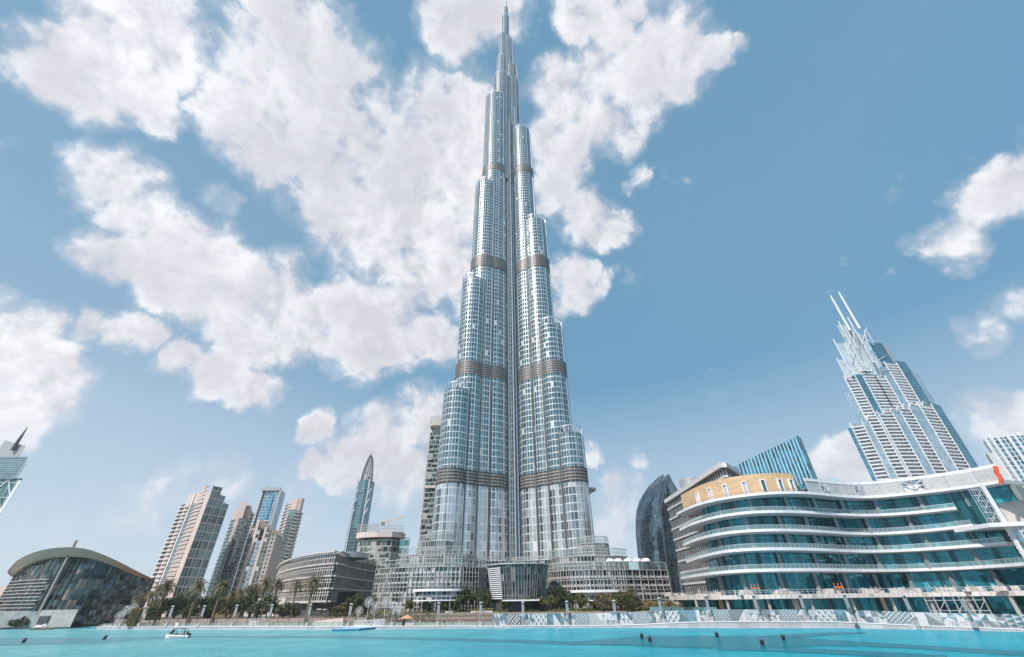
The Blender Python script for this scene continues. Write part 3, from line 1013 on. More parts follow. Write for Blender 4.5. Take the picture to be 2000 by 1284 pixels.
# ------------------------------------------------------------------ spired tower, half built block with crane
z = ZF(660, 870, 5.35)
YS = 560
t = thing('spired_tower', 'slender teal glass tower topped by an open pointed lattice crown', 'tower', (P(692, 1100, YS).x, YS, 1))
SPT = facade('spired_tower_glass', 2.0, 3.8, 0.12, 0.3, (0.16, 0.28, 0.30), (0.27, 0.37, 0.39), gm=0.7, gr=0.1, var=0.25, warp=0.02)
blk(t, 'glass_wall', [SPT, greymetal], z, 800, [(138, YS + 8), (168, YS + 2), (215, YS), (262, YS + 4)], (290, 360, YS), 22)
blk(t, 'side_wall', [SPT, greymetal], z, 800, [(260, YS + 5), (318, YS + 16)], (355, 375, YS + 8), 14)
m = MB()
for c in ((146, YS + 6, 225), (283, YS + 3, 345)):
    q = P(*z(c[0], 800), c[1])
    tp = P(*z(c[2], 368), c[1]).z
    zz = 30
    while zz < tp - 12:
        if not (0.42 * tp < zz < 0.70 * tp):
            m.beam((q.x - 2, c[1] - 3, zz), (q.x + 2, c[1] - 3, zz + 7), 0.9)
            m.beam((q.x - 2, c[1] - 3, zz + 7), (q.x - 2, c[1] - 3, zz + 14), 0.9)
        zz += 12
    m.box(q.x - 2.5, c[1] - 2, 1, 1.2, 1.5, tp)
m.build('side_lattice', steel, t)
# pointed cage
m = MB()
bx = P(*z(300, 355), YS + 8)
ap = P(*z(330, 100), YS + 8)
rad = (P(*z(362, 355), YS).x - P(*z(240, 355), YS).x) / 2
nr = 14
prev = None
for k in range(9):
    f = k / 8
    rr = rad * math.sqrt(max(0.0, 1 - f ** 1.6)) * (1 - 0.15 * f)
    zz = bx.z - 4 + (ap.z - bx.z + 4) * f
    ring = [(bx.x + rr * math.cos(2 * math.pi * q / nr), bx.y + rr * 0.8 * math.sin(2 * math.pi * q / nr), zz) for q in range(nr)]
    if k < 8:
        for q in range(nr):
            m.beam(ring[q], ring[(q + 1) % nr], 0.45)
    if prev:
        for q in range(nr):
            m.beam(prev[q], ring[q], 0.9 if q % 3 == 0 else 0.45)
    prev = ring
m.beam((bx.x, bx.y, ap.z - 4), (bx.x, bx.y, ap.z + 4), 0.6)
m.build('crown_lattice', darkmetal, t)
m = MB()
m.prism(circ(bx.x, bx.y, rad * 0.62, 16), bx.z - 6, bx.z + 3)
m.build('roof_drum', white, t)

CHK = facade('checkered_balconies', 3.6, 3.8, 0.45, 0.7, (0.075, 0.105, 0.095), (0.36, 0.37, 0.35), gm=0.4, gr=0.15, fr=0.7, var=0.8, warp=0.03, blind=0.22, blindc=(0.33, 0.33, 0.31), check=True)
scaff = mat('scaffold_tube', (0.40, 0.36, 0.34), 0.6, 0.2)


def checker_relief(pts, z0, z1, fl, parent, name='balcony', step=3.6):
    m = MB()
    a, b = Vector((*pts[0], 0)), Vector((*pts[-1], 0))
    L = (b - a).length
    d = (b - a).normalized()
    n = Vector((d.y, -d.x, 0))
    k = 0
    zz = z0
    rnd = random.Random(3)
    while zz < z1 - 3:
        x = 0.0 if k % 2 else step
        while x < L - step * 0.6:
            if rnd.random() < 0.8:
                p, q = a + d * x, a + d * min(L, x + step)
                up = Vector((0, 0, 0.35))
                m.hexa([p + n * 1.4 + Vector((0, 0, zz)), q + n * 1.4 + Vector((0, 0, zz)), q + Vector((0, 0, zz)), p + Vector((0, 0, zz)),
                        p + n * 1.4 + Vector((0, 0, zz + 1.3)), q + n * 1.4 + Vector((0, 0, zz + 1.3)), q + Vector((0, 0, zz + 0.35)), p + Vector((0, 0, zz + 0.35))])
            x += step * 2
        zz += fl
        k += 1
    return m.build(name, agedconc, parent)


def scaffold(m, pts, z0, z1, dx=2.4, dz=2.2, proj=1.2, wd=0.16):
    a, b = Vector((*pts[0], 0)), Vector((*pts[-1], 0))
    L = (b - a).length
    d = (b - a).normalized()
    n = Vector((d.y, -d.x, 0))
    N_ = max(1, int(L / dx))
    M_ = max(1, int((z1 - z0) / dz))
    for off in (0.2, proj):
        for k in range(N_ + 1):
            p = a + d * (L * k / N_) + n * off
            m.beam((p.x, p.y, z0), (p.x, p.y, z1 + 0.8), wd)
        for j in range(M_ + 1):
            zz = z0 + (z1 - z0) * j / M_
            p, q = a + n * off, b + n * off
            m.beam((p.x, p.y, zz), (q.x, q.y, zz), wd)
    for k in range(N_):
        for j in range(M_):
            if (k + j) % 2 == 0:
                p, q = a + d * (L * k / N_) + n * proj, a + d * (L * (k + 1) / N_) + n * proj
                m.beam((p.x, p.y, z0 + (z1 - z0) * j / M_), (q.x, q.y, z0 + (z1 - z0) * (j + 1) / M_), wd)


t = thing('unfinished_block', 'half built checkered concrete block with a scaffolded roof, under the tower crane', 'building', (P(740, 1100, 330).x, 330, 1), 'checkered concrete blocks under construction')
o, pp, zz1 = blk(t, 'balcony_wall', [CHK, concrete], z, 1050, [(205, 334), (260, 330), (400, 328), (560, 329), (645, 334)], (430, 975, 328), 40)
checker_relief([pp[1], pp[3]], 10, zz1, 3.8, o)
a, b = P(*z(205, 960), 333), P(*z(655, 965), 333)
m = MB()
zt_ = P(*z(430, 905), 328).z
m.prism([(pp[0][0] - 1.5, pp[0][1] - 2), (pp[1][0], 327.5), (pp[2][0], 325.5), (pp[3][0], 326.5), (pp[4][0] + 1.5, 332), (pp[4][0] + 1.5, 342), (pp[0][0] - 1.5, 342)], zz1 + 0.8, zt_, bottom=True)
m.build('roof_slab', beige, t)
m = MB()
scaffold(m, [(pp[0][0] - 1, pp[0][1] - 1), (pp[2][0], 326.5)], zt_, zt_ + 5, 1.3, 1.4, wd=0.13)
scaffold(m, [(pp[2][0], 326.5), (pp[4][0] + 2, 332)], zt_, zt_ + 4, 1.3, 1.4, wd=0.13)
m.build('scaffolding', scaff, t)
# tower crane on the roof
t = thing('tower_crane', 'small pale tower crane standing on the half built checkered block', 'crane', (P(*z(515, 880), 350).x, 350, zt_))
a, b = P(*z(513, 880), 350), P(*z(525, 745), 350)
jz = P(*z(520, 795), 350).z
m = MB()
for sx in (-1, 1):
    for sy in (-1, 1):
        m.beam((a.x + sx * 0.7, 350 + sy * 0.7, zt_), (a.x + sx * 0.7, 350 + sy * 0.7, jz), 0.3)
k = 0
zz = zt_
while zz < jz - 2:
    s_ = 1 if k % 2 else -1
    m.beam((a.x - 0.7 * s_, 349.3, zz), (a.x + 0.7 * s_, 349.3, zz + 2), 0.22)
    zz += 2
    k += 1
m.build('mast', offwhite, t)
m = MB()
e1, e2 = P(*z(700, 742), 350), P(*z(460, 803), 350)
m.beam((a.x, 350, jz), (e1.x, 350, e1.z), 0.5, 0.9)
m.beam((a.x, 350, jz), (e2.x, 350, e2.z), 0.5, 0.9)
m.beam((a.x, 350, jz), (a.x, 350, b.z), 0.5)
m.beam((a.x, 350, b.z), (e1.x * 0.4 + a.x * 0.6, 350, e1.z * 0.4 + jz * 0.6 + 1), 0.18)
m.beam((a.x, 350, b.z), (e2.x, 350, e2.z + 0.6), 0.18)
m.build('jib', mat('crane_yellow', (0.6, 0.45, 0.33), 0.6), t)
m = MB()
m.box(e2.x + 1, 350, e2.z - 2.5, 2.4, 1.2, 2.4)
m.build('counterweight', darkconc, t)

t = thing('office_building', 'small teal glass building peeking out right of the half built checkered block', 'building', (P(795, 1090, 400).x, 400, 1))
blk(t, 'glass_wall', [facade('teal_office', 4.0, 6.0, 0.3, 1.6, (0.10, 0.28, 0.30), (0.30, 0.42, 0.42), gm=0.6, var=0.3), greymetal], z, 1050, [(640, 402), (745, 400)], (735, 962, 400), 25)
blk(t, 'roof_block', [offwhite], z, 1050, [(650, 405), (700, 405)], (685, 948, 405), 12)

z = ZF(800, 800, 4.586)
t = thing('unfinished_block', 'tall slim checkered concrete tower behind the left edge of the giant skyscraper', 'building', (P(835, 1080, 340).x, 340, 1), 'checkered concrete blocks under construction')
o, pp, zz1 = blk(t, 'balcony_wall', [CHK, concrete], z, 700, [(130, 342), (145, 338), (330, 338)], (240, 205, 338), 30)
checker_relief([pp[1], pp[2]], 10, zz1, 3.8, o)
za, zb = P(*z(240, 185), 338).z, P(*z(240, 100), 338).z
m = MB()
m.prism([(pp[0][0], 341), (pp[1][0], 337), (pp[2][0], 337), (pp[2][0], 366), (pp[0][0], 366)], zb - 4.5, zb - 1.5, bottom=True)
m.build('roof_slab', beige, t)
m = MB()
m.prism([(pp[0][0] + 1.5, 343), (pp[2][0], 341), (pp[2][0], 366), (pp[0][0] + 1.5, 366)], zz1, zb - 4.5)
m.build('attic_wall', concrete, t)
m = MB()
scaffold(m, [(pp[0][0], 340), (pp[2][0], 336)], zb - 1.5, zb + 4, 1.3, 1.4, wd=0.13)
m.build('scaffolding', scaff, t)
m = MB()
zm = P(*z(200, 690), 338).z
m.box((pp[1][0] + pp[2][0]) / 2, 337.2, zm - 1.5, pp[2][0] - pp[1][0] + 2, 2.4, 2)
m.build('floor_ledge', beige, t)
blk(t, 'edge_pier', [concrete], z, 700, [(122, 342), (134, 341)], (172, 110, 341), 24)

# ------------------------------------------------------------------ finned office block
FINW = facade('office_dark_glass', 2.0, 4.2, 0.14, 0.35, (0.045, 0.05, 0.055), (0.10, 0.10, 0.10), gm=0.45, gr=0.08, var=0.7, warp=0.08, blind=0.08, blindc=(0.2, 0.19, 0.18))
z = ZF(520, 1020, 4.1667)
YC = 236
t = thing('office_block', 'low grey office block wrapped in vertical fins, with a sharp corner and curved left side', 'building', (P(650, 1180, YC).x, YC, 1))
ztp = P(*z(582, 246), YC).z
lf = [G(*z(x, y), ztp) for x, y in ((105, 380), (135, 345), (200, 316), (320, 283), (450, 260), (582, 246))]
rf = [G(*z(x, y), ztp) for x, y in ((650, 268), (740, 300), (820, 318), (890, 332))]
fr = [(p.x, p.y) for p in lf + rf]
back = [(fr[-1][0], fr[-1][1] + 30), (fr[0][0] + 10, fr[0][1] + 25)]
zbs = P(*z(512, 652), YC).z
m = MB()
m.prism(fr + back, zbs, ztp - 0.5, m=0, mt=1, bottom=True)
m.build('glass_wall', [FINW, greymetal], t)
m = MB()
inn = [(x * 0.995 + 0.2, y + 2.5) for x, y in fr]
m.prism(inn + back, 0.8, zbs)
m.build('base_wall', darkmetal, t)
m = MB()
nfl = 4
fz = [zbs + (ztp - zbs) * k / nfl for k in range(nfl + 1)]
for k, zz in enumerate(fz):
    for a, b in zip(fr, fr[1:]):
        a, b = Vector((*a, zz)), Vector((*b, zz))
        d = (b - a).normalized()
        n = Vector((d.y, -d.x, 0))
        pj = 2.0 if k == nfl else 1.1
        m.hexa([a + n * pj, b + n * pj, b, a, a + n * pj + Vector((0, 0, 0.7)), b + n * pj + Vector((0, 0, 0.7)), b + Vector((0, 0, 0.7)), a + Vector((0, 0, 0.7))])
m.build('floor_band', mat('office_band', (0.52, 0.48, 0.46), 0.6), t)
m = MB()
for k in range(nfl):
    for a, b in zip(fr, fr[1:]):
        a, b = Vector((*a, 0)), Vector((*b, 0))
        L = (b - a).length
        d = (b - a).normalized()
        n = Vector((d.y, -d.x, 0))
        ns = max(2, int(L / 1.9))
        for q in range(ns):
            p = a + d * (L * (q + 0.5) / ns) + n * 0.55
            m.box(p.x, p.y, fz[k] + 0.7, 0.42, 0.16, fz[k + 1] - fz[k] - 0.7, math.atan2(d.y, d.x))
m.build('fin_screen', mat('office_fins', (0.50, 0.46, 0.44), 0.55, noise=0.15), t)
m = MB()
for k in range(nfl):
    for a, b in zip(fr[:len(lf)], fr[1:len(lf)]):
        for h in (0.55, 0.78):
            zz = fz[k] + (fz[k + 1] - fz[k]) * h
            m.beam((a[0], a[1] - 0.5, zz), (b[0], b[1] - 0.5, zz), 0.3, 0.25)
m.build('rail', offwhite, t)
m = MB()
for (x0, x1, y) in ((215, 300, 662), (380, 420, 660), (435, 480, 665), (385, 425, 715), (445, 495, 716)):
    a, b = P(*z(x0, y), YC + 1), P(*z(x1, y), YC + 1)
    m.box((a.x + b.x) / 2, YC + 0.8 + (582 - x0) * 0.02, a.z, b.x - a.x, 0.4, 0.35)
m.build('strip_light', white, t)
q = P(*z(690, 262), YC + 25)
m = MB()
m.prism(circ(q.x - 1, YC + 24, 11, 40), ztp - 1, P(*z(690, 241), YC + 14).z)
m.build('roof_drum', greymetal, t)
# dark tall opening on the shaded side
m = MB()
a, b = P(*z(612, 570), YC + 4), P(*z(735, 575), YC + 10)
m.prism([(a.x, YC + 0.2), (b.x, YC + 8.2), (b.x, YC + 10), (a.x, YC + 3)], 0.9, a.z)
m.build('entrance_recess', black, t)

# ------------------------------------------------------------------ opera house
z = ZF(0, 1000, 4.5219)
YO = 250


def opy(px):                            # plan depth of the front, bulging to the viewer
    f = (px - 140) / 160.0
    return 248 + 42 * f * f


upper = [(65, 540), (75, 510), (150, 430), (220, 390), (300, 358), (375, 337), (450, 323), (525, 315), (600, 312), (675, 315), (750, 325), (825, 345), (900, 373), (975, 405), (1050, 440), (1125, 478), (1200, 518), (1285, 560), (1370, 602)]
lower = [(95, 572), (120, 548), (200, 490), (250, 464), (300, 442), (375, 418), (450, 404), (525, 398), (600, 395), (675, 396), (750, 402), (825, 420), (900, 442), (975, 470), (1050, 500), (1125, 533), (1200, 566), (1280, 590), (1345, 612)]
t = thing('opera_house', 'dark glass hall under a curved grey roof like an upturned boat, left shore', 'building', (P(140, 1200, 250).x, 250, 1))
up = [P(*z(x, y), opy(z(x, y)[0]) - 5) for x, y in upper]
lo = [P(*z(x, y), opy(z(x, y)[0])) for x, y in lower]
bk = [Vector((u.x * (u.y + 60) / u.y - 2 + 46 * (1 - i / (len(up) - 1)), u.y + 60, max(4, u.z * 0.86))) for i, u in enumerate(up)]
mid = [(a + b) / 2 + Vector((0, 0, 1.5 * math.sin(math.pi * i / (len(up) - 1)))) for i, (a, b) in enumerate(zip(up, bk))]
m = MB()
m.sheet([[tuple(p) for p in lo], [tuple(p) for p in up], [tuple(p) for p in mid], [tuple(p) for p in bk]])
inner = [Vector((p.x, p.y + 4, p.z - 0.3)) for p in lo]
m.sheet([[tuple(p) for p in inner], [tuple(p) for p in lo]])
m.build('roof', mat('opera_roof', (0.56, 0.35, 0.27), 0.6, nscale=0.1, noise=0.06), t, smooth=False)
OPG = facade('opera_glazing', 3.4, 2.3, 0.18, 0.22, (0.075, 0.12, 0.125), (0.10, 0.10, 0.095), gm=0.7, gr=0.05, var=0.7, warp=0.30, blind=0.14, blindc=(0.24, 0.21, 0.19), fm=0.3, colp=0.0)
ins = [Vector((p.x, p.y + 2.0, p.z)) for p in lo]
zb0 = 1.0
m = MB()
m.sheet([[(p.x, p.y - 1.5, zb0) for p in ins], [(p.x, p.y, p.z) for p in ins]])
m.build('glazing', OPG, t)
m = MB()
bkw = [Vector((p.x * (p.y + 54) / p.y - 2 + 44 * (1 - i / (len(ins) - 1)), p.y + 54, max(3, p.z * 0.85))) for i, p in enumerate(ins)]
m.sheet([[(p.x, p.y, zb0) for p in reversed(bkw)], [tuple(p) for p in reversed(bkw)]])
m.build('rear_wall', OPG, t)
m = MB()
dn = dens([tuple(p) for p in ins], 3)
for k in range(13):
    f = 0.06 + 0.07 * k
    pts = []
    for i in range(0, 22):
        p = dn[i]
        zz = zb0 + 22 * f
        if zz < p.z - 0.5:
            pts.append((p.x, p.y - 1.4 + 0.8 * f, zz))
    for a, b in zip(pts, pts[1:]):
        m.beam(a, b, 1.3, 0.3)
m.build('sun_louvre', mat('louvre_beige', (0.46, 0.42, 0.39), 0.6), t)
m = MB()
for i in range(0, len(dn), 2):
    p = dn[i]
    m.beam((p.x, p.y - 1.9, zb0), (p.x, p.y - 0.4, p.z), 0.22, 0.3)
m.build('mullion', darkmetal, t)
m = MB()
a, b = P(*z(440, 862), 243), P(*z(675, 255), 249)
xq = b.x * 248.0 / 249.0
m.beam((xq, 248.0, 1), (xq, 248.0, b.z), 1.0, 0.9)
m.build('mast', mat('mast_grey', (0.27, 0.26, 0.25), 0.7), t)
m = MB()
a, b = P(*z(372, 868), 240), P(*z(672, 872), 240)
m.prism([(a.x, 240), (b.x, 241), (b.x * 249 / 241, 249), (a.x * 249 / 240, 249)], 0.5, a.z)
m.build('entrance_block', concrete, t)
m = MB()
a, b = P(*z(350, 930), 239.8), P(*z(440, 920), 239.8)
m.box((a.x + b.x) / 2, 239.9, 0.8, b.x - a.x, 0.5, b.z - 0.8)
m.build('doorway', darkmetal, t)
# sandy wall left of it
t = thing('garden_wall', 'pale stained concrete wall along the water below the opera house', 'wall', (P(30, 1215, 244).x, 244, 0.5))
m = MB()
a, b = P(-120, 1194, 244), P(84, 1195, 243)
m.prism([(a.x, 246), (b.x, 243), (b.x, 246), (a.x, 250)], 0.0, P(40, 1195, 244).z)
m.build('wall_face', mat('stained_concrete', (0.30, 0.33, 0.33), 0.8, nscale=0.25, noise=0.35), t)
t = thing('pavilion_building', 'low pink building at the left edge of the photo behind the opera house', 'building', (P(-30, 1180, 330).x, 330, 1))
m = MB()
a, b = P(-160, 1145, 330), P(20, 1145, 330)
m.prism([(a.x, 330), (b.x, 330), (b.x, 360), (a.x, 360)], 0.8, b.z)
m.build('wall', pinkstone, t)
# low quay in front of the opera
t = thing('quay_edge', 'low dark quay along the water below the opera house', 'wall', (P(60, 1226, 250).x, 250, 0))
m = MB()
q = [G(-260, 1234), G(0, 1230), G(90, 1226.4), G(187, 1223.6)]
for a, b in zip(q, q[1:]):
    m.hexa([(a.x, a.y, -0.4), (b.x, b.y, -0.4), (b.x, b.y + 6, -0.4), (a.x, a.y + 6, -0.4), (a.x, a.y, 0.7), (b.x, b.y, 0.7), (b.x, b.y + 6, 0.7), (a.x, a.y + 6, 0.7)])
m.build('quay_wall', darkconc, t)

# ------------------------------------------------------------------ tower cut by the left edge
z = ZF(0, 820, 2.767)
YL = 420
t = thing('spired_tower', 'grey and teal tower with a needle and braced sides, cut by the left edge', 'tower', (P(-10, 1000, YL).x, YL, 1))
LAT = facade('braced_glass', 5.5, 14, 0.5, 0.7, (0.10, 0.24, 0.25), (0.52, 0.52, 0.53), gm=0.7, gr=0.08, var=0.3)
LOUV = facade('dark_louvre_glass', 9, 2.2, 0.2, 0.5, (0.20, 0.30, 0.34), (0.30, 0.36, 0.38), gm=0.7, gr=0.12, var=0.2)
blk(t, 'glass_wall', [LAT, greymetal], z, 420, [(-95, YL + 10), (-60, YL), (52, YL), (60, YL + 2)], (60, 318, YL), 25)
o, pp, zz1 = blk(t, 'edge_pier', [white, white], z, 420, [(42, YL - 1), (58, YL - 1)], (85, 330, YL), 3)
za, zb = P(*z(0, 325), YL).z, P(*z(40, 205), YL).z
m = MB()
x1, x0 = P(*z(105, 290), YL).x, P(*z(-60, 290), YL).x
m.prism([(x0, YL - 2), (x1, YL - 2), (x1 * 1.06, YL + 26), (x0, YL + 26)], za, zb, bottom=True)
m.build('sky_lobby', [LOUV], t)
m = MB()
x1, x0 = P(*z(118, 170), YL).x, P(*z(15, 120), YL).x
zc = P(*z(45, 110), YL).z
m.prism([(x0, YL + 1), (x1, YL + 1), (x1 * 1.055, YL + 24), (x0 * 1.055, YL + 24)], zb, [zc, P(*z(135, 142), YL).z, P(*z(135, 142), YL).z, zc])
m.build('roof_block', greymetal, t)
a, b = P(*z(75, 165), YL - 1), P(*z(140, 40), YL - 1)
m = MB()
xm = (a.x + b.x) / 2
m.tube([(xm, YL - 1, a.z), (xm, YL - 1, (a.z + b.z) / 2), (xm, YL - 1, b.z)], [1.7, 1.3, 0.3], 8)
m.build('spire', darkmetal, t)
m = MB()
xa = P(*z(-60, 420), YL).x
xb = P(*z(45, 420), YL).x
for k in range(9):
    zz = za - 14 * (k + 1)
    s_ = 1 if k % 2 else -1
    c = (xa + xb) / 2
    m.beam((c - s_ * (c - xa), YL - 0.6, zz), (c, YL - 0.6, zz + 14), 0.8)
    m.beam((c + s_ * (xb - c), YL - 0.6, zz), (c, YL - 0.6, zz + 14), 0.8)
m.build('brace', white, t)

# ------------------------------------------------------------------ right side: sail towers, hotel wing
z = ZF(1240, 820, 2.7675)
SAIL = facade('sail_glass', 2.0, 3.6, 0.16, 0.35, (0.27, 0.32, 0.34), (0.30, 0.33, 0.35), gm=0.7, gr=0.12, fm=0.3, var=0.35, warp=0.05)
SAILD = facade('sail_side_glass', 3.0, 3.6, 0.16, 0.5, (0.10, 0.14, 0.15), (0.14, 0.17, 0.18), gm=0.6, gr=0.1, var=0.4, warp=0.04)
YT = 400


def sail(label, rows, Y, depth, name='sail_tower'):
    t = thing(name, label, 'tower', (P(*z(*rows[-1][1]), Y).x, Y, 1), 'curved glass sail towers')
    L, Rr = [], []
    for a, b in rows:
        pa, pb = P(*z(*a), Y), P(*z(*b), Y)
        L.append(pa)
        Rr.append(pb)
    m = MB()
    front = []
    for a, b in zip(L, Rr):
        row = []
        for k in range(9):
            f = k / 8
            row.append((a.x + (b.x - a.x) * f, Y - 9 * math.sin(math.pi * 0.5 * f) + 9, a.z + (b.z - a.z) * f))
        front.append(row)
    m.sheet(front[::-1])
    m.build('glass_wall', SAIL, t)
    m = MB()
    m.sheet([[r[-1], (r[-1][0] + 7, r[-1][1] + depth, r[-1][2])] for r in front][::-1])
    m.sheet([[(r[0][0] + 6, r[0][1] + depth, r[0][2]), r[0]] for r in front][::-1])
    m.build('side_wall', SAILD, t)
    for e_ in (0, -1):
        m = MB()
        for r0, r1 in zip(front, front[1:]):
            m.beam(r0[e_], r1[e_], 0.9)
        m.build('edge_fin', greymetal, t)
    return t


sail('tall curved dark glass tower with a pointed top, left of the balconied mall', [((150, 295), (154, 297)), ((120, 322), (146, 325)), ((90, 352), (137, 360)), ((62, 392), (132, 410)), ((40, 432), (128, 450)), ((26, 480), (134, 500)), ((20, 540), (143, 560)), ((22, 620), (152, 640)), ((30, 700), (162, 720)), ((40, 790), (174, 800)), ((55, 900), (190, 905)), ((75, 985), (222, 985))], YT, 16)
sail('second darker sail shaped glass tower standing just behind the first one', [((180, 293), (182, 294)), ((160, 325), (192, 320)), ((140, 380), (210, 350)), ((135, 450), (235, 390)), ((140, 560), (250, 450)), ((160, 700), (260, 600)), ((180, 880), (270, 800)), ((200, 985), (300, 985))], YT + 34, 14)

z = ZF(1300, 880, 6.25)
YH = 218
hc = P(*z(690, 150), YH)
hl = G(*z(10, 605), hc.z)
hr = G(*z(930, 310), hc.z)
HOT = facade('hotel_dark_glass', 2.0, 5, 0.14, 0.6, (0.035, 0.04, 0.045), (0.10, 0.10, 0.10), gm=0.35, gr=0.12, var=0.7, warp=0.08, blind=0.12, blindc=(0.16, 0.15, 0.14))
t = thing('finned_wing', 'grey slatted wing with pale floor bands, roof corner rising behind the orange drum', 'building', (hl.x, hl.y, 1))
m = MB()
m.prism([(hl.x, hl.y), (hc.x, hc.y), (hr.x, hr.y), (hr.x + 30, hr.y + 60), (hl.x + 30, hl.y + 40)], 0.8, hc.z - 0.6, m=0, mt=1)
m.build('glass_wall', [HOT, greymetal], t)
mb, mf = MB(), MB()
nf = 10
H_ = (hc.z - 4.0) / nf
for k in range(1, nf + 1):
    zz = 4.0 + H_ * k
    for a, b in ((hl, hc), (hc, hr)):
        A, B_ = Vector((a.x, a.y, zz)), Vector((b.x, b.y, zz))
        d = (B_ - A).normalized()
        n = Vector((d.y, -d.x, 0))
        pj, th = (1.8, 2.4) if k == nf else (0.9, 1.0)
        mb.hexa([A + n * pj - Vector((0, 0, th)), B_ + n * pj - Vector((0, 0, th)), B_ - Vector((0, 0, th)), A - Vector((0, 0, th)), A + n * pj, B_ + n * pj, B_, A])
        L = (B_ - A).length
        ns = int(L / 3.0)
        for q in range(ns):
            p = A + d * (L * (q + 0.5) / ns) + n * 0.35
            mf.box(p.x, p.y, zz - H_, 0.5, 0.12, H_ - th, math.atan2(d.y, d.x))
mb.build('floor_band', mat('wing_band', (0.58, 0.56, 0.56), 0.5), t)
mf.build('fin_screen', mat('wing_fins', (0.34, 0.33, 0.32), 0.5), t)
q = P(*z(380, 380), 280)
t = thing('plant_drum', 'smooth pale round plant drum on the roof behind the slatted wing', 'roof drum', (q.x, 285, 40))
m = MB()
rd = (P(*z(520, 400), 280).x - P(*z(240, 400), 280).x) / 2
m.prism(circ(q.x + 1, 292, rd, 48), 40, P(*z(380, 305), 280).z)
m.build('drum', greymetal, t)

# slanted blue glass building
STR = facade('striped_blue_glass', 2.7, 5.2, 0.85, 0.0, (0.07, 0.33, 0.44), (0.60, 0.68, 0.72), gm=0.75, gr=0.06, fm=0.3, fr=0.3, var=0.5, warp=0.06)
z4 = ZF(1240, 820, 2.7675)
YB = 320
t = thing('slanted_building', 'blue and white striped building with a steeply slanted roof behind the orange drum', 'building', (P(1520, 950, YB).x, YB, 1))
a, b = P(*z4(553, 243), YB + 8), P(*z4(880, 88), YB)
m = MB()
m.prism([(a.x, YB + 8), (b.x, YB), (b.x + 1, YB + 26), (a.x, YB + 30)], 1, [a.z, b.z, b.z - 2, a.z])
m.build('glass_wall', [STR, darkmetal], t)
m = MB()
c = P(*z4(902, 92), YB + 2)
m.prism([(b.x + 0.1, YB + 0.5), (c.x + 1.0, YB + 5), (c.x + 2.5, YB + 26), (b.x + 1.1, YB + 26)], 1, [b.z + 0.6, c.z, c.z - 2, b.z - 1])
m.build('side_wall', [SAILD, darkmetal], t)

# ------------------------------------------------------------------ stepped twin mast tower
z6 = ZF(1580, 540, 3.057)
YA = 430
AG = facade('mast_tower_glass', 2.4, 3.7, 0.14, 0.3, (0.50, 0.62, 0.67), (0.56, 0.64, 0.68), gm=0.75, gr=0.05, fm=0.4, var=0.2, warp=0.02)
AGD = facade('mast_tower_dark_glass', 2.4, 3.7, 0.14, 0.3, (0.12, 0.30, 0.38), (0.2, 0.38, 0.45), gm=0.75, gr=0.07, fm=0.3, var=0.3, warp=0.02)
AGC = facade('mast_tower_crown_panels', 4.0, 7.4, 0.2, 0.4, (0.60, 0.69, 0.74), (0.70, 0.74, 0.76), gm=0.35, gr=0.2, fm=0.2, var=0.15, warp=0.03)
AB = facade('mast_tower_balcony_recess', 3.0, 3.7, 0.35, 0.4, (0.30, 0.35, 0.37), (0.60, 0.62, 0.63), gm=0.3, gr=0.15, fr=0.6, var=0.4, blind=0.2)
t = thing('twin_mast_tower', 'pale stepped skyscraper with two white masts on its crown, behind the mall roof', 'skyscraper', (P(1780, 930, YA).x, YA, 1))
xm0, xm1 = P(*z6(340, 1100), YA).x, P(*z6(985, 1100), YA).x


def ayd(px_row, row, dy=0.0):
    q = P(*z6(px_row, row), YA)
    f = (q.x - (xm0 * 0.62 + xm1 * 0.38)) / (xm1 - xm0)
    yy = YA + dy + 40 * f * f * (1 if f > 0 else 1.4)
    return P(*z6(px_row, row), yy).x, yy


def strips(items, row, dy, zb=1):
    for (x0, x1, tx, ty, kind) in items:
        a, ya = ayd(x0, row, dy)
        b, yb = ayd(x1, row, dy)
        zt = P(*z6(tx, ty), (ya + yb) / 2).z
        m = MB()
        rec = 1.6 if kind == 'b' else 0
        m.prism([(a, ya + rec), (b, yb + rec), (b * (yb + 30) / yb, yb + 30), (a * (ya + 30) / ya, ya + 30)], zb, zt, m=0, mt=1)
        o = m.build('balcony_bay' if kind == 'b' else 'glass_bay', [{'b': AB, 'g': AG, 'd': AGD, 'w': greymetal, 'c': AGC}[kind], white], t)
        if kind == 'b':
            m = MB()
            slabs(m, [(a + 0.5, ya + 1.6), (b - 0.5, yb + 1.6)], max(zb, 40), zt, 3.7, 1.9, 0.4, 1.2)
            m.build('balcony', white, o)
            for xx, yy in ((a, ya), (b, yb)):
                m = MB()
                m.box(xx, yy, zb, 0.8, 1.0, zt - zb + 2)
                m.build('pier', white, o)


strips([(322, 352, 262, 905, 'd'), (352, 432, 300, 880, 'b'), (432, 478, 350, 858, 'g'), (478, 545, 395, 840, 'b'), (545, 562, 435, 832, 'g'), (562, 655, 480, 822, 'b'),
        (655, 712, 555, 798, 'g'), (712, 782, 610, 785, 'b'), (782, 855, 665, 778, 'g'), (855, 935, 720, 768, 'b'), (935, 990, 790, 765, 'd')], 1100, 0)
strips([(212, 262, 210, 690, 'g'), (262, 330, 250, 598, 'b'), (330, 378, 300, 585, 'd'), (378, 452, 360, 560, 'b'), (452, 512, 425, 600, 'b'), (512, 560, 440, 540, 'g'),
        (560, 632, 495, 520, 'b'), (632, 692, 560, 508, 'd'), (692, 722, 622, 560, 'g')], 700, 5, 60)
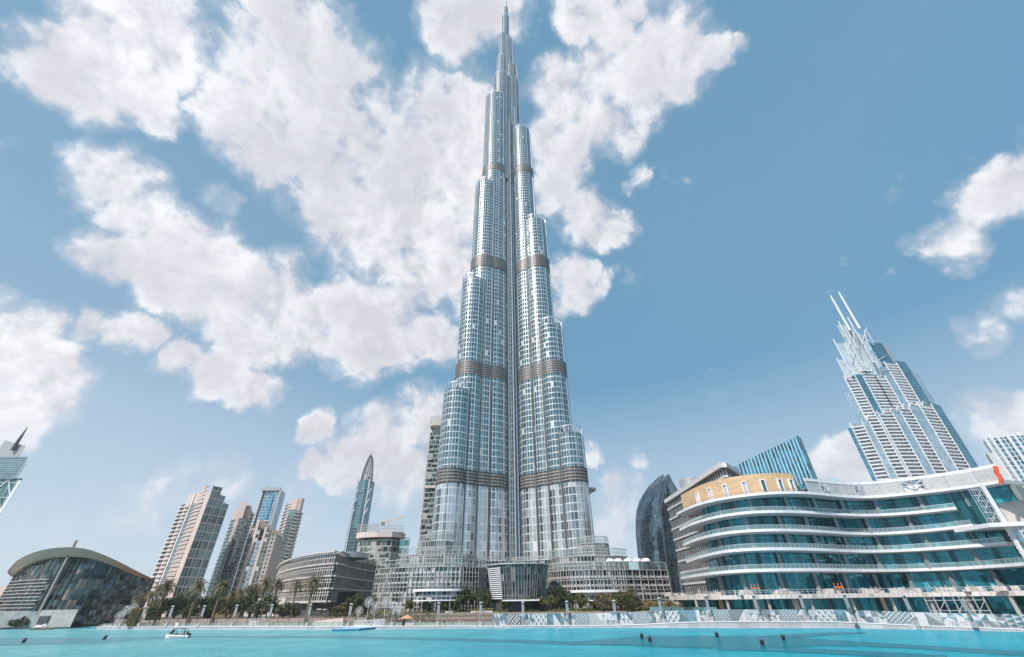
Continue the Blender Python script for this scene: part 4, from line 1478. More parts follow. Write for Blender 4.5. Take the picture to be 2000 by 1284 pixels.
# crown: facets, blades, braces and masts
strips([(196, 240, 188, 500, 'c'), (236, 300, 205, 400, 'c'), (300, 372, 262, 290, 'c'), (372, 440, 330, 335, 'c'), (440, 520, 430, 395, 'd'), (520, 545, 470, 402, 'w')], 540, 8, 100)
blades = [(172, 370, 236, 590), (188, 265, 330, 560), (244, 240, 376, 512), (170, 488, 232, 610)]
for (x0, y0, x1, y1) in blades:
    q0, q1 = P(*z6(x0, y0), YA), P(*z6(x1, y1), YA)
    xx = (q0.x + q1.x) / 2
    m = MB()
    m.prism([(xx - 0.8, YA + 1), (xx + 0.8, YA + 1), (xx * 1.02 + 0.8, YA + 9), (xx * 1.02 - 0.8, YA + 9)], min(q0.z, q1.z), [max(q0.z, q1.z), max(q0.z, q1.z), max(q0.z, q1.z) - 6, max(q0.z, q1.z) - 6])
    m.build('blade', white, t)
m = MB()
for (xa, ya, xb, yb) in ((215, 395, 240, 470), (245, 385, 222, 470), (215, 300, 290, 430), (260, 290, 275, 430), (330, 320, 350, 410), (345, 305, 315, 400), (305, 345, 390, 410), (345, 330, 390, 400),
                         (225, 560, 300, 545), (225, 545, 320, 520), (300, 545, 380, 500), (310, 520, 390, 530), (380, 490, 440, 520), (380, 520, 450, 480)):
    p, q = P(*z6(xa, ya), YA - 1), P(*z6(xb, yb), YA - 1)
    m.beam(tuple(p), tuple(q), 0.5)
m.build('crown_brace', white, t)
m = MB()
for row_ in (((345, 850), (395, 835), (440, 825), (485, 815), (525, 802), (560, 785), (600, 780), (640, 772), (680, 775), (705, 765)),):
    for a_, b_ in zip(row_, row_[1:]):
        p, q = P(*z6(*a_), YA - 1), P(*z6(*b_), YA - 1)
        mid_ = (p + q) / 2 + Vector((0, 0, 5))
        m.beam(tuple(p), tuple(mid_), 0.5)
        m.beam(tuple(mid_), tuple(q), 0.5)
m.build('truss_ring', white, t)
for (x0, y0, x1, y1) in ((136, 113, 210, 275), (184, 91, 268, 265)):
    p, q = P(*z6(x0, y0), YA + 1), P(*z6(x1, y1), YA + 1)
    xx = (p.x + q.x) / 2
    m = MB()
    m.tube([(xx, YA + 1, q.z - 12), (xx, YA + 1, p.z - 8), (xx, YA + 1, p.z)], [1.3, 1.0, 0.5], 10)
    m.build('mast', white, t)

# tower at the right edge and the blocks next to the mall
z9 = ZF(1820, 840, 4.583)
YR = 330
RT = facade('ribbed_tower_wall', 3.4, 3.4, 0.8, 0.6, (0.10, 0.27, 0.33), (0.50, 0.52, 0.56), gm=0.7, gr=0.08, fr=0.5, var=0.5, warp=0.03)
t = thing('residential_tower', 'ribbed teal and white high rise cut off by the right edge of the photo', 'tower', (P(1990, 950, YR).x, YR, 1))
o, pp, zz1 = blk(t, 'ribbed_wall', [RT, white], z9, 300, [(585, YR + 14), (608, YR), (700, YR), (980, YR - 6), (1400, YR)], (640, 72, YR), 30)
for k in range(14):
    f = k / 13
    x = pp[1][0] + (pp[4][0] - pp[1][0]) * f
    y = YR - 1.2 - (3 if 2 < k < 10 else 0)
    m = MB()
    m.box(x, y, 1, 1.1, 1.6, zz1 + 1 + (1.5 if k % 2 else 0))
    m.build('rib', white, t)
YS2 = 186
t = thing('stair_block', 'beige stair tower block next to the mall end beside the red cloth', 'building', (P(1950, 960, YS2).x, YS2, 1))
blk(t, 'wall', [offwhite, offwhite], z9, 300, [(528, YS2 + 4), (552, YS2), (612, YS2)], (512, 208, YS2), 14)
blk(t, 'lower_wall', [white, white], z9, 640, [(700, YS2 - 4), (900, YS2 - 8), (1300, YS2)], (740, 540, YS2 - 4), 12)
m = MB()
q = P(*z9(812, 650), YS2 - 7)
m.box(q.x + 1, YS2 - 6.6, q.z - 2, 3, 1, 3)
m.build('window', darkmetal, t)

# ------------------------------------------------------------------ the balconied mall
MG = facade('mall_glazing', 1.75, 30, 0.09, 0.0, (0.02, 0.165, 0.205), (0.03, 0.10, 0.12), gm=0.45, gr=0.04, fm=0.2, var=0.75, warp=0.05, blind=0.10, blindc=(0.03, 0.30, 0.38))
colgrey = mat('column_grey', (0.25, 0.27, 0.28), 0.6)
baluglass = clearglass('balustrade_glass', (0.45, 0.62, 0.62), 0.35)
soffit = mat('soffit', (0.60, 0.60, 0.62), 0.45)
mallwhite = facade('mall_fascia_panels', 2.6, 90, 0.06, 0.0, (0.74, 0.735, 0.76), (0.42, 0.42, 0.43), gm=0.0, gr=0.4, var=0.05, warp=0.01)
LV = [16.0, 22.75, 29.5, 36.25, 43.0]
ROWS = [
    [(1330, 1134), (1345, 1131), (1375, 1126.5), (1413, 1122.5), (1450, 1120.5), (1493, 1119), (1550, 1118.3), (1601, 1118), (1668, 1119), (1720, 1119.3), (1777, 1118.8), (1850, 1116.5), (1920, 1113), (2000, 1108), (2080, 1101)],
    [(1341, 1102), (1352, 1097.5), (1375, 1090), (1413, 1082), (1450, 1079), (1493, 1077), (1550, 1077), (1601, 1078), (1668, 1081.5), (1720, 1081.8), (1777, 1079.5), (1850, 1075), (1920, 1070), (1968, 1066)],
    [(1335, 1069), (1350, 1062), (1375, 1053.5), (1413, 1046), (1450, 1042.5), (1493, 1040), (1550, 1040), (1601, 1042), (1668, 1047.5), (1720, 1047), (1777, 1044), (1850, 1037.5), (1903, 1031)],
    [(1328, 1039), (1345, 1030), (1370, 1021), (1410, 1012), (1450, 1006.5), (1493, 1003.5), (1550, 1003.5), (1601, 1006), (1668, 1011), (1720, 1010.5), (1777, 1007), (1830, 1001.5), (1870, 997)],
    [(1322, 1008), (1345, 996), (1370, 987.5), (1400, 980), (1445, 973), (1493, 968), (1530, 966.3), (1572, 966.5), (1600, 968.5), (1640, 973), (1686, 976), (1730, 973.5), (1777, 968.5), (1830, 963.5), (1878, 957.5), (1925, 951), (1963, 944)]]
tm = thing('mall', 'curved white shopping mall with sweeping balcony floors of teal glass on the right', 'building', (130, 185, 1))


def smooth_path(pts, it=2):
    for _ in range(it):
        pts = [pts[0]] + [(pts[i - 1] + pts[i] * 2 + pts[i + 1]) / 4 for i in range(1, len(pts) - 1)] + [pts[-1]]
    return pts


def offset(pts, d):
    o = []
    for i, p in enumerate(pts):
        a, b = pts[max(0, i - 1)], pts[min(len(pts) - 1, i + 1)]
        t_ = (b - a)
        t_.z = 0
        t_.normalize()
        n = Vector((-t_.y, t_.x, 0))
        o.append(p + n * d)
    return o


paths = []
for zl, row in zip(LV, ROWS):
    pts = dens([tuple(G(x, y, zl)) for x, y in row], 3)
    paths.append(smooth_path(pts, 4))
TH = 1.35
for k, (zl, pth) in enumerate(zip(LV, paths)):
    m = MB()
    up = Vector((0, 0, TH))
    inn = offset(pth, 14)
    lip = offset(pth, 0.7)
    bev = Vector((0, 0, 0.35))
    for i in range(len(pth) - 1):
        a, b = pth[i], pth[i + 1]
        sl = 2.6 * 0.5 if False else sum((pth[q + 1] - pth[q]).length for q in range(i))
        le = sl + (b - a).length
        m.face([a + bev, b + bev, b + up, a + up], [(sl, 1), (le, 1), (le, 2), (sl, 2)])
        m.face([lip[i], lip[i + 1], b + bev, a + bev])
        m.face([a + up, b + up, inn[i + 1] + up, inn[i] + up])
        m.face([inn[i], inn[i + 1], lip[i + 1], lip[i]], None, 1)
    a = pth[-1]
    m.face([a, inn[-1], inn[-1] + up, a + up])
    o = m.build('balcony_slab', [mallwhite, soffit], tm)
    if k < 4:
        # balustrade: glass, rail, posts
        e = offset(pth, 0.25)
        g, rl = MB(), MB()
        for a, b in zip(e, e[1:]):
            g.face([a + up, b + up, b + up + Vector((0, 0, 1.35)), a + up + Vector((0, 0, 1.35))])
            rl.beam(tuple(a + up + Vector((0, 0, 1.4))), tuple(b + up + Vector((0, 0, 1.4))), 0.14)
            L = (b - a).length
            for q in range(max(1, int(L / 1.6))):
                c = a.lerp(b, q / max(1, int(L / 1.6)))
                rl.box(c.x, c.y, c.z + TH, 0.1, 0.1, 1.4)
        g.build('balustrade_glass', baluglass, o)
        rl.build('railing', steel, o)
# glazing between slabs, set back under each slab, with columns
for k in range(5):
    base = paths[k]
    ext = list(base)
    nxt = paths[k - 1] if k else None
    full = paths[0] if k < 1 else paths[k]
    # carry the glass past the end of the slab
    if k in (1, 2, 3, 4):
        lastp = ext[-1]
        tail = [p for p in paths[0] if p.x > lastp.x + 1]
        ext = ext + [Vector((p.x, p.y, lastp.z)) for p in tail if p.x < 182]
    gl = offset(smooth_path(ext, 6), 4.6)[4:]
    zt = LV[k] + 0.2
    zb_ = (LV[k - 1] + TH - 0.2) if k else 9.5
    m = MB()
    m.sheet([[(p.x, p.y, zb_) for p in gl], [(p.x, p.y, zt) for p in gl]])
    m.build('glazing', MG, tm)
    col = offset(smooth_path(ext, 6), 4.0)[5:]
    dist = 5.0
    for a, b in zip(col, col[1:]):
        dist += (b - a).length
        if dist > 12.5:
            dist = 0
            m = MB()
            m.box(b.x, b.y, zb_, 1.2, 0.8, zt - zb_, 0.0)
            m.build('column', colgrey, tm)
    m = MB()
    for a, b in zip(gl, gl[1:]):
        m.beam((a.x, a.y - 0.1, zb_ + (zt - zb_) * 0.62), (b.x, b.y - 0.1, zb_ + (zt - zb_) * 0.62), 0.12)
    m.build('transom', darkmetal, tm)
# core block behind so that no sky shows through
m = MB()
bk_ = offset(paths[0], 13)
bk2 = [(p.x, p.y) for p in bk_[3:] if p.x < 168]
m.prism(bk2 + [(bk2[-1][0] + 4, 235), (110, 262)], 0.8, 43.2)
m.build('core_wall', darkmetal, tm)
m = MB()
e0 = paths[4][-1]
m.prism([(bk2[-1][0] - 2, bk2[-1][1] + 0.5), (e0.x - 1, e0.y + 9), (e0.x + 6, 232), (bk2[-1][0] + 3, 234)], 0.8, 43.1)
m.build('end_glazing', MG, tm)
# roof parapet of grey panels, braced frames between
rp = [p for p in offset(paths[4], 1.6) if p.x > 122]
q0 = min(rp, key=lambda p: abs(p.x - 150))
ztop_ = P(1686, 941.5, q0.y).z
m, mp, mx = MB(), MB(), MB()
zb_ = LV[4] + TH
dist = 0
segs = []
for a, b in zip(rp, rp[1:]):
    m.hexa([(a.x, a.y, ztop_ - 1.2), (b.x, b.y, ztop_ - 1.2), (b.x, b.y + 1.2, ztop_ - 1.2), (a.x, a.y + 1.2, ztop_ - 1.2), (a.x, a.y, ztop_), (b.x, b.y, ztop_), (b.x, b.y + 1.2, ztop_), (a.x, a.y + 1.2, ztop_)])
m.build('roof_coping', mallwhite, tm)
cum = [0]
for a, b in zip(rp, rp[1:]):
    cum.append(cum[-1] + (b - a).length)


def along(d):
    for i in range(len(rp) - 1):
        if d <= cum[i + 1]:
            f = (d - cum[i]) / max(1e-6, cum[i + 1] - cum[i])
            return rp[i].lerp(rp[i + 1], f)
    return rp[-1].copy()


d = 0.0
k = 0
pattern = [('p', 8), ('x', 6), ('p', 7), ('p', 6.5), ('x', 4), ('p', 6), ('p', 8), ('x', 7), ('p', 7), ('p', 9), ('p', 8), ('p', 7), ('x', 6), ('p', 8), ('p', 8)]
for kind, wd in pattern:
    a, b = along(d), along(min(d + wd, cum[-1]))
    mx = MB()
    if kind == 'p':
        mp.hexa([(a.x, a.y + 0.25, zb_), (b.x, b.y + 0.25, zb_), (b.x, b.y + 0.8, zb_), (a.x, a.y + 0.8, zb_), (a.x, a.y + 0.25, ztop_ - 1.25), (b.x, b.y + 0.25, ztop_ - 1.25), (b.x, b.y + 0.8, ztop_ - 1.25), (a.x, a.y + 0.8, ztop_ - 1.25)])
    else:
        mx.beam((a.x, a.y + 0.3, zb_), (b.x, b.y + 0.3, ztop_ - 1.3), 0.35)
        mx.beam((b.x, b.y + 0.35, zb_), (a.x, a.y + 0.35, ztop_ - 1.3), 0.35)
        c = (a + b) / 2
        mx.beam((c.x, c.y + 0.4, zb_), (c.x, c.y + 0.4, ztop_ - 1.3), 0.3)
        mp.hexa([(a.x, a.y + 2.2, zb_), (b.x, b.y + 2.2, zb_), (b.x, b.y + 2.5, zb_), (a.x, a.y + 2.5, zb_), (a.x, a.y + 2.2, ztop_ - 1.25), (b.x, b.y + 2.2, ztop_ - 1.25), (b.x, b.y + 2.5, ztop_ - 1.25), (a.x, a.y + 2.5, ztop_ - 1.25)], 1)
    mx.beam((a.x, a.y + 0.1, zb_), (a.x, a.y + 0.1, ztop_ - 1.2), 0.3)
    mx.build('brace_frame' if kind == 'x' else 'panel_post', steel, tm)
    d += wd
    if d > cum[-1]:
        break
mp.build('roof_panel', [mat('grey_panel', (0.45, 0.44, 0.45), 0.6, noise=0.15), mallwhite], tm)
# end piers, ledge and soffit at the right end
endp = paths[4][-1]
for (px, py, zb_, hh) in ((1944, 990, 29.6, 13.4), (1985, 1060, 10, 18.3)):
    q = P(px, py, endp.y + 2)
    m = MB()
    m.box(q.x, endp.y + 2, zb_, 1.0, 0.8, hh)
    m.build('end_pier', mallwhite, tm)
m = MB()
a, b = P(1935, 1031, endp.y), P(2080, 1016, endp.y - 6)
m.hexa([(a.x, endp.y, 28.3), (b.x, endp.y - 6, 28.3), (b.x, endp.y + 14, 28.3), (a.x, endp.y + 14, 28.3), (a.x, endp.y, 29.6), (b.x, endp.y - 6, 29.6), (b.x, endp.y + 14, 29.6), (a.x, endp.y + 14, 29.6)])
m.build('end_ledge', mallwhite, tm)
m = MB()
a, b = P(1952, 990, endp.y + 9), P(1992, 990, endp.y + 9)
m.prism([(a.x, endp.y + 9), (b.x, endp.y + 7), (b.x + 8, endp.y + 7), (b.x + 8, endp.y + 20), (a.x, endp.y + 20)], 29.6, 43)
m.prism([(a.x + 8, endp.y + 3), (b.x + 25, endp.y), (b.x + 25, endp.y + 14), (a.x + 8, endp.y + 14)], 9.5, 28.2)
m.build('end_wall', beige, tm)

# orange drum on the mall roof
dpth = [p for p in offset(paths[4], 4.2)]
t = thing('orange_drum', 'curved orange rooftop hall with tall narrow windows on the mall', 'building', (100, 185, LV[4] + TH))
w0 = [p for p in dpth if G(1350, 985, 43).x - 4 < p.x < P(1573, 966, 181).x]
w0 = smooth_path(w0, 3)
ztd = P(1500, 928.5, 184).z
m = MB()
last = w0[-1]
poly = [(p.x, p.y) for p in w0] + [(last.x + 1.5, last.y + 3), (last.x + 1.5, last.y + 8), (last.x - 3, last.y + 20), (w0[0].x + 8, w0[0].y + 14)]
m.prism(poly, LV[4] + TH, ztd)
m.build('wall', facade('orange_tiles', 1.6, 0.9, 0.05, 0.05, (0.61, 0.405, 0.235), (0.50, 0.33, 0.19), gm=0.0, gr=0.65, fr=0.7, var=0.10, warp=0.0), t)
for (xx, yy) in ((405, 545), (550, 508), (738, 472), (958, 442), (1182, 427), (1395, 420), (1565, 428)):
    px, py = ZF(1300, 880, 6.25)(xx, yy)
    best = min(range(len(w0)), key=lambda i: abs(P(px, py, w0[i].y).x - w0[i].x))
    p = w0[best]
    b2 = w0[min(best + 1, len(w0) - 1)]
    a2 = w0[max(0, best - 1)]
    ang = math.atan2(b2.y - a2.y, b2.x - a2.x)
    n = Vector((math.sin(ang), -math.cos(ang), 0))
    zz = LV[4] + TH + 0.8
    hgt = (ztd - zz) * 0.62
    fm_ = MB()
    c = p + n * 0.25
    for sx in (-1, 1):
        fm_.box(c.x + math.cos(ang) * sx * 0.85, c.y + math.sin(ang) * sx * 0.85, zz, 0.35, 1.3, hgt, ang)
    fm_.box(c.x, c.y, zz + hgt, 2.05, 1.3, 0.3, ang)
    wo = fm_.build('window', white, t)
    pm = MB()
    c = p + n * 0.1
    pm.box(c.x, c.y, zz, 1.4, 0.3, hgt, ang)
    pm.build('pane', MG if xx > 1100 else mat('pale_pane', (0.55, 0.57, 0.6), 0.15, 0.3), wo)
m = MB()
e = [p for p in offset(paths[4], 1.8) if p.x < last.x + 2][2:]
for h in (0.5, 1.0, 1.45):
    for a, b in zip(e, e[1:]):
        m.beam((a.x, a.y, LV[4] + TH + h), (b.x, b.y, LV[4] + TH + h), 0.09)
for a in e[::2]:
    m.box(a.x, a.y, LV[4] + TH, 0.12, 0.12, 1.5)
m.build('railing', brownstone, t)
# junk left on the roof between drum and parapet
t = thing('roof_machinery', 'dark jumble of machinery in the gap between the orange drum and the grey roof panels', 'machinery', (last.x + 5, last.y + 4, LV[4] + TH))
m = MB()
rnd = random.Random(5)
for k in range(16):
    x, y = last.x + 3 + rnd.random() * 7, last.y + rnd.random() * 6
    zz = LV[4] + TH
    m.beam((x, y, zz), (x + rnd.uniform(-2, 2), y + rnd.uniform(-1, 1), zz + rnd.uniform(1.5, 5)), rnd.uniform(0.2, 0.7))
m.box(last.x + 6, last.y + 3, LV[4] + TH, 6, 3, 2.2)
m.build('frame', darkmetal, t)

# red cloth on the parapet end
q0, q1 = P(*z9(545, 330), endp.y - 0.5), P(*z9(640, 480), endp.y - 0.5)
t = thing('red_cloth', 'crumpled bright red cloth hanging on the end of the mall parapet', 'cloth', (q0.x, endp.y, q1.z))
m = MB()
rows = []
for i in range(9):
    f = i / 8
    y = 322 + (482 - 322) * f
    xl = 540 + 66 * f ** 1.1 + 5 * math.sin(f * 11)
    xr = xl + (38 + 14 * math.sin(f * 3.1)) * (1 - 0.1 * f)
    row = []
    for j in range(7):
        g = j / 6
        Yq = endp.y - 1.0 - 0.55 * math.sin(j * 2.1 + i * 0.8)
        row.append(tuple(P(*z9(xl + (xr - xl) * g, y + 5 * math.sin(j * 1.7 + i)), Yq)))
    rows.append(row)
m.sheet(rows)
m.build('cloth', red, t, smooth=True, weld=True)

# scaffolds at the right end of the mall
t = thing('scaffold', 'pale tube scaffold against the glass at the top right end of the mall', 'scaffold', (endp.x - 6, endp.y, 30), 'scaffolds on the mall front')
a, b = P(1922, 1000, endp.y + 3.5), P(1945, 1000, endp.y + 2.5)
m = MB()
scaffold(m, [(a.x, endp.y + 4.5), (b.x, endp.y + 4)], 29.6, 41.5, 1.6, 1.7, 1.4, 0.14)
m.build('tube_frame', steel, t)
t = thing('scaffold', 'pale tube scaffold before the beige wall, below the end ledge, right edge', 'scaffold', (endp.x + 6, endp.y, 12), 'scaffolds on the mall front')
a, b = P(1984, 1050, endp.y), P(2030, 1050, endp.y - 2)
m = MB()
scaffold(m, [(a.x + 1.5, endp.y), (b.x, endp.y - 1.5)], 16, 28, 1.6, 1.7, 1.4, 0.14)
m.build('tube_frame', steel, t)

# terrace level S1: slab on posts with stored building material
TZ0, TZ1 = P(1500, 1171, 166).z, P(1500, 1161, 166).z
tp = [p for p in offset(smooth_path([G(x, y, 16.0) for x, y in ((1310, 1135), (1345, 1129), (1380, 1124), (1413, 1122), (1450, 1120.3), (1493, 1119), (1550, 1118.3), (1601, 1118), (1668, 1118.4), (1720, 1118.4), (1777, 1117.4), (1850, 1115), (1920, 1112), (2000, 1108), (2080, 1102))], 5), -5)]
tp = dens([tuple(p) for p in tp], 3)
tt = thing('terrace_deck', 'unfinished pale terrace deck on posts along the foot of the mall, above the hoarding', 'terrace', (120, 170, 1))
m = MB()
inn = offset(tp, 10)
for i in range(len(tp) - 1):
    a, b, c, d = tp[i], tp[i + 1], inn[i + 1], inn[i]
    m.hexa([(a.x, a.y, TZ0), (b.x, b.y, TZ0), (c.x, c.y, TZ0), (d.x, d.y, TZ0), (a.x, a.y, TZ1), (b.x, b.y, TZ1), (c.x, c.y, TZ1), (d.x, d.y, TZ1)])
m.build('deck_slab', concrete, tt)
m, mr_ = MB(), MB()
k = 0
for a, b in zip(tp, tp[1:]):
    L = (b - a).length
    n_ = max(1, int(L / 1.5))
    for q in range(n_):
        c = a.lerp(b, (q + 0.5) / n_)
        k += 1
        if k % 11 != 0:
            mq = MB()
            mq.box(c.x, c.y - 0.15, TZ0 + 0.1, L / n_ * 0.86, 0.12, TZ1 - TZ0 - 0.2, math.atan2(b.y - a.y, b.x - a.x))
            mq.build('edge_panel', offwhite, tt)
        mr_.box(c.x, c.y + 0.1, TZ1, 0.1, 0.1, 1.3)
    mr_.beam((a.x, a.y + 0.1, TZ1 + 1.3), (b.x, b.y + 0.1, TZ1 + 1.3), 0.12)
    mr_.beam((a.x, a.y + 0.1, TZ1 + 0.7), (b.x, b.y + 0.1, TZ1 + 0.7), 0.08)
mr_.build('railing', steel, tt)
for i in range(2, len(tp), 4):
    p = tp[i]
    m = MB()
    m.box(p.x, p.y + 2, 0.8, 0.7, 0.7, TZ0 - 0.8)
    m.build('post', concrete, tt)
m = MB()
lowgl = offset(tp, 7)
m.sheet([[(p.x, p.y, 0.8) for p in lowgl], [(p.x, p.y, TZ0) for p in lowgl]])
m.build('shopfront', MG, tt)
for i, wd in ((7, 2.2), (12, 1.4), (17, 1.8), (26, 1.2)):
    p = lowgl[i]
    m = MB()
    m.box(p.x, p.y - 1, 0.8, wd, 0.8, TZ0 - 0.8)
    m.build('pillar', beige, tt)
# heaps of building material on the deck: each heap a thing
rnd = random.Random(11)
heaps = ['pale stacked panels', 'pile of timber and pale sheets', 'heap of wrapped pallets', 'bundle of short tubes', 'stack of white boards', 'jumble of crates and boards', 'low stack of pale crates', 'pile of boards and tubes', 'long low pile of sheets', 'tall heap of crates']
spots = [3, 8, 12, 16, 20, 24, 28, 32, 35, 38]
wh = ['at the left end of the terrace deck', 'on the deck left of the orange barrier', 'on the deck just right of the orange barrier', 'under the fourth mall column from the left', 'on the deck at its middle', 'right of the deck middle', 'left of the red barrier on the deck', 'right of the red barrier on the deck', 'on the deck below the lower right scaffold', 'at the right end of the terrace deck']
for i, s_ in enumerate(spots):
    p = tp[min(s_, len(tp) - 2)]
    t = thing('material_heap', heaps[i] + ' ' + wh[i], 'building material', (p.x, p.y + 2, TZ1), 'heaps of building material on the terrace deck')
    m1, m2 = MB(), MB()
    for k in range(9):
        mm = m1 if rnd.random() < 0.7 else m2
        mm.box(p.x + rnd.uniform(-4, 4), p.y + rnd.uniform(0.8, 3.5), TZ1, rnd.uniform(0.6, 2.4), rnd.uniform(0.4, 1.2), rnd.uniform(0.3, 1.6), rnd.uniform(-0.5, 0.5))
    for k in range(7):
        x = p.x + rnd.uniform(-4, 4)
        m1.beam((x, p.y + 1.2, TZ1), (x + rnd.uniform(-1.0, 1.0), p.y + rnd.uniform(1, 3), TZ1 + rnd.uniform(1, 2.4)), 0.1)
    m1.build('board', offwhite, t)
    m2.build('crate', beige, t)
orange_b = mat('orange_barrier', (0.72, 0.22, 0.08), 0.6)
for px, lab in ((1478, 'orange barrier frame on the terrace deck in front of the left mall columns'), (1651, 'orange red barrier frame on the terrace deck near the middle of the mall')):
    p = min(tp, key=lambda q: abs(P(px, 1158, q.y).x - q.x))
    t = thing('barrier', lab, 'barrier', (p.x, p.y + 1, TZ1), 'orange barriers on the terrace deck')
    m = MB()
    m.beam((p.x - 1.6, p.y + 0.6, TZ1 + 1.9), (p.x + 1.6, p.y + 0.6, TZ1 + 1.9), 0.35)
    for dx in (-1.4, 0, 1.4):
        m.beam((p.x + dx, p.y + 0.6, TZ1), (p.x + dx * 0.9, p.y + 0.6, TZ1 + 3.2), 0.16)
    m.build('frame', orange_b, t)
t = thing('scaffold', 'low pale scaffold under the terrace deck at the right', 'scaffold', (150, 160, 1), 'scaffolds on the mall front')
a, b = min(tp, key=lambda q: abs(P(1810, 1180, q.y).x - q.x)), min(tp, key=lambda q: abs(P(1930, 1180, q.y).x - q.x))
m = MB()
scaffold(m, [(a.x, a.y), (b.x, b.y)], 1.0, TZ0 - 1, 2.4, 2.6, 1.4, 0.13)
m.build('tube_frame', steel, t)

# small glass pyramid roof and lamp on the mall
q = P(1632, 930, 240)
t = thing('glass_pyramid', 'small pale glass pyramid roof poking up behind the mall parapet', 'roof light', (q.x, 240, 40))
m = MB()
b0, b1, b2, b3 = (q.x - 7, 236, q.z - 8), (q.x + 8, 236, q.z - 8), (q.x + 8, 252, q.z - 8), (q.x - 7, 252, q.z - 8)
apx, apy = (q.x - 2, 244, q.z), (q.x + 2, 244, q.z)
m.face([b0, b1, apy, apx])
m.face([b1, b2, apy])
m.face([b2, b3, apx, apy])
m.face([b3, b0, apx])
m.build('glass', AG, t)
m = MB()
m.prism([(q.x - 7, 236), (q.x + 8, 236), (q.x + 8, 252), (q.x - 7, 252)], 30, q.z - 8)
m.build('base_wall', greymetal, t)

# ------------------------------------------------------------------ promenade furniture
# lamp prototype: two slim posts, perforated upper panel, lantern head, pedestal
def make_lamp():
    t = thing('street_lamp', 'lamp', 'street lamp', (0, 0, 0), 'twin post lamps along the quay')
    m = MB()
    m.box(0, 0, 0, 1.05, 0.8, 1.25)
    m.build('pedestal', concrete, t)
    for s_ in (-0.42, 0.42):
        m = MB()
        m.box(s_, 0, 1.25, 0.14, 0.2, 6.3)
        m.build('post', greymetal, t)
    m = MB()
    m.box(0, 0.02, 3.7, 0.66, 0.16, 3.0)
    for k in range(9):
        m.box(0, -0.08, 3.85 + k * 0.31, 0.6, 0.06, 0.1)
    m.build('panel', greymetal, t)
    m = MB()
    m.box(0, -0.05, 6.75, 0.62, 0.34, 0.42)
    m.build('lantern', black, t)
    m = MB()
    m.box(0, 0, 7.2, 1.05, 0.45, 0.38)
    m.build('cap', offwhite, t)
    return t


LAMPS = [(170, 1217.5, 'short looking slim lamp farthest left in front of the opera house'), (212, 1218, 'slim lamp in front of the right end of the opera house'),
         (232, 1226, 'slim lamp left of the three left dandelion balls'), (269, 1226, 'slim lamp right of the three left dandelion balls'), (323, 1226, 'slim lamp directly above the small white boat'),
         (386, 1226, 'slim lamp between the boat and the next palm to its right'), (451, 1225, 'slim lamp in front of the yellowish hedge and palms'), (521, 1225, 'slim lamp left of the round bush beside the finned office block'),
         (598, 1224, 'slim lamp in front of the office block base'), (679, 1223, 'slim lamp just left of the group of dandelion balls'), (765, 1223, 'slim lamp between the dandelion balls and the small kiosk'),
         (854, 1223, 'slim lamp in front of the left oval canopy'), (938, 1222, 'slim lamp at the left end of the patterned hoarding'), (1022, 1221, 'slim lamp in front of the drum pavilion'),
         (1110, 1221, 'slim lamp against the hoarding under the right oval canopy'), (1204, 1219.5, 'slim lamp against the hoarding left of the olive brown bushes'), (1295, 1216, 'slim lamp against the hoarding at the right end of the bushes'),
         (1389, 1213, 'tall lamp against the hoarding at the left end of the mall terrace'), (1485, 1212.5, 'tall lamp against the hoarding below the orange barrier'), (1578, 1212.5, 'tall lamp against the hoarding below the middle of the mall'),
         (1668, 1213, 'tall lamp against the hoarding right of the red barrier'), (1790, 1219, 'tall lamp against the hoarding left of the low scaffold'), (1905, 1225, 'tall lamp farthest right, near the bottom right corner')]
lamp0 = make_lamp()
for i, (px, py, lab) in enumerate(LAMPS):
    if px < 225:
        g = G(px, py, 0.7)
        loc = (g.x, g.y, 0.7)
    else:
        Y = shore_y(G(px, 1228, 0).x)
        g = G(px, py, deck_z(G(px, 1228).x))
        Y = shore_y(g.x) + 1.6
        g = P(px, py, Y)
        loc = (g.x, Y, deck_z(g.x))
    if i == 0:
        lamp0.location = loc
        lamp0['label'] = lab
    else:
        dup(lamp0, loc, label=lab)

# glass railing along the quay, posts as parts
t = thing('railing', 'low glass railing with slim dark posts along the left half of the quay', 'railing', (0, 0, 0))
m, g = MB(), MB()
rl = [s for s in SH if s.x < -8]
for a, b in zip(rl, rl[1:]):
    za, zb_ = deck_z(a.x), deck_z(b.x)
    m.beam((a.x, a.y + 2.6, za + 1.15), (b.x, b.y + 2.6, zb_ + 1.15), 0.08)
    g.face([(a.x, a.y + 2.6, za + 0.1), (b.x, b.y + 2.6, zb_ + 0.1), (b.x, b.y + 2.6, zb_ + 1.1), (a.x, a.y + 2.6, za + 1.1)])
m.build('handrail', darkmetal, t)
g.build('glass_panel', baluglass, t)
pm = MB()
pm.box(0, 0, 0, 0.09, 0.09, 1.25)
p0 = pm.build('post', darkmetal, t)
n_ = 60
for k in range(n_):
    x = rl[0].x + (rl[-1].x - rl[0].x) * k / (n_ - 1)
    o = p0 if k == 0 else p0.copy()
    if k:
        C.objects.link(o)
    o.location = (x, shore_y(x) + 2.55, deck_z(x))
t = thing('railing', 'thin dark railing standing in front of the patterned hoarding', 'railing', (0, 0, 0))
m = MB()
rr = [s for s in SH if s.x > -10]
for a, b in zip(rr, rr[1:]):
    for h in (0.55, 1.15):
        m.beam((a.x, a.y + 1.0, deck_z(a.x) + h), (b.x, b.y + 1.0, deck_z(b.x) + h), 0.05)
m.build('handrail', darkmetal, t)
p0 = None
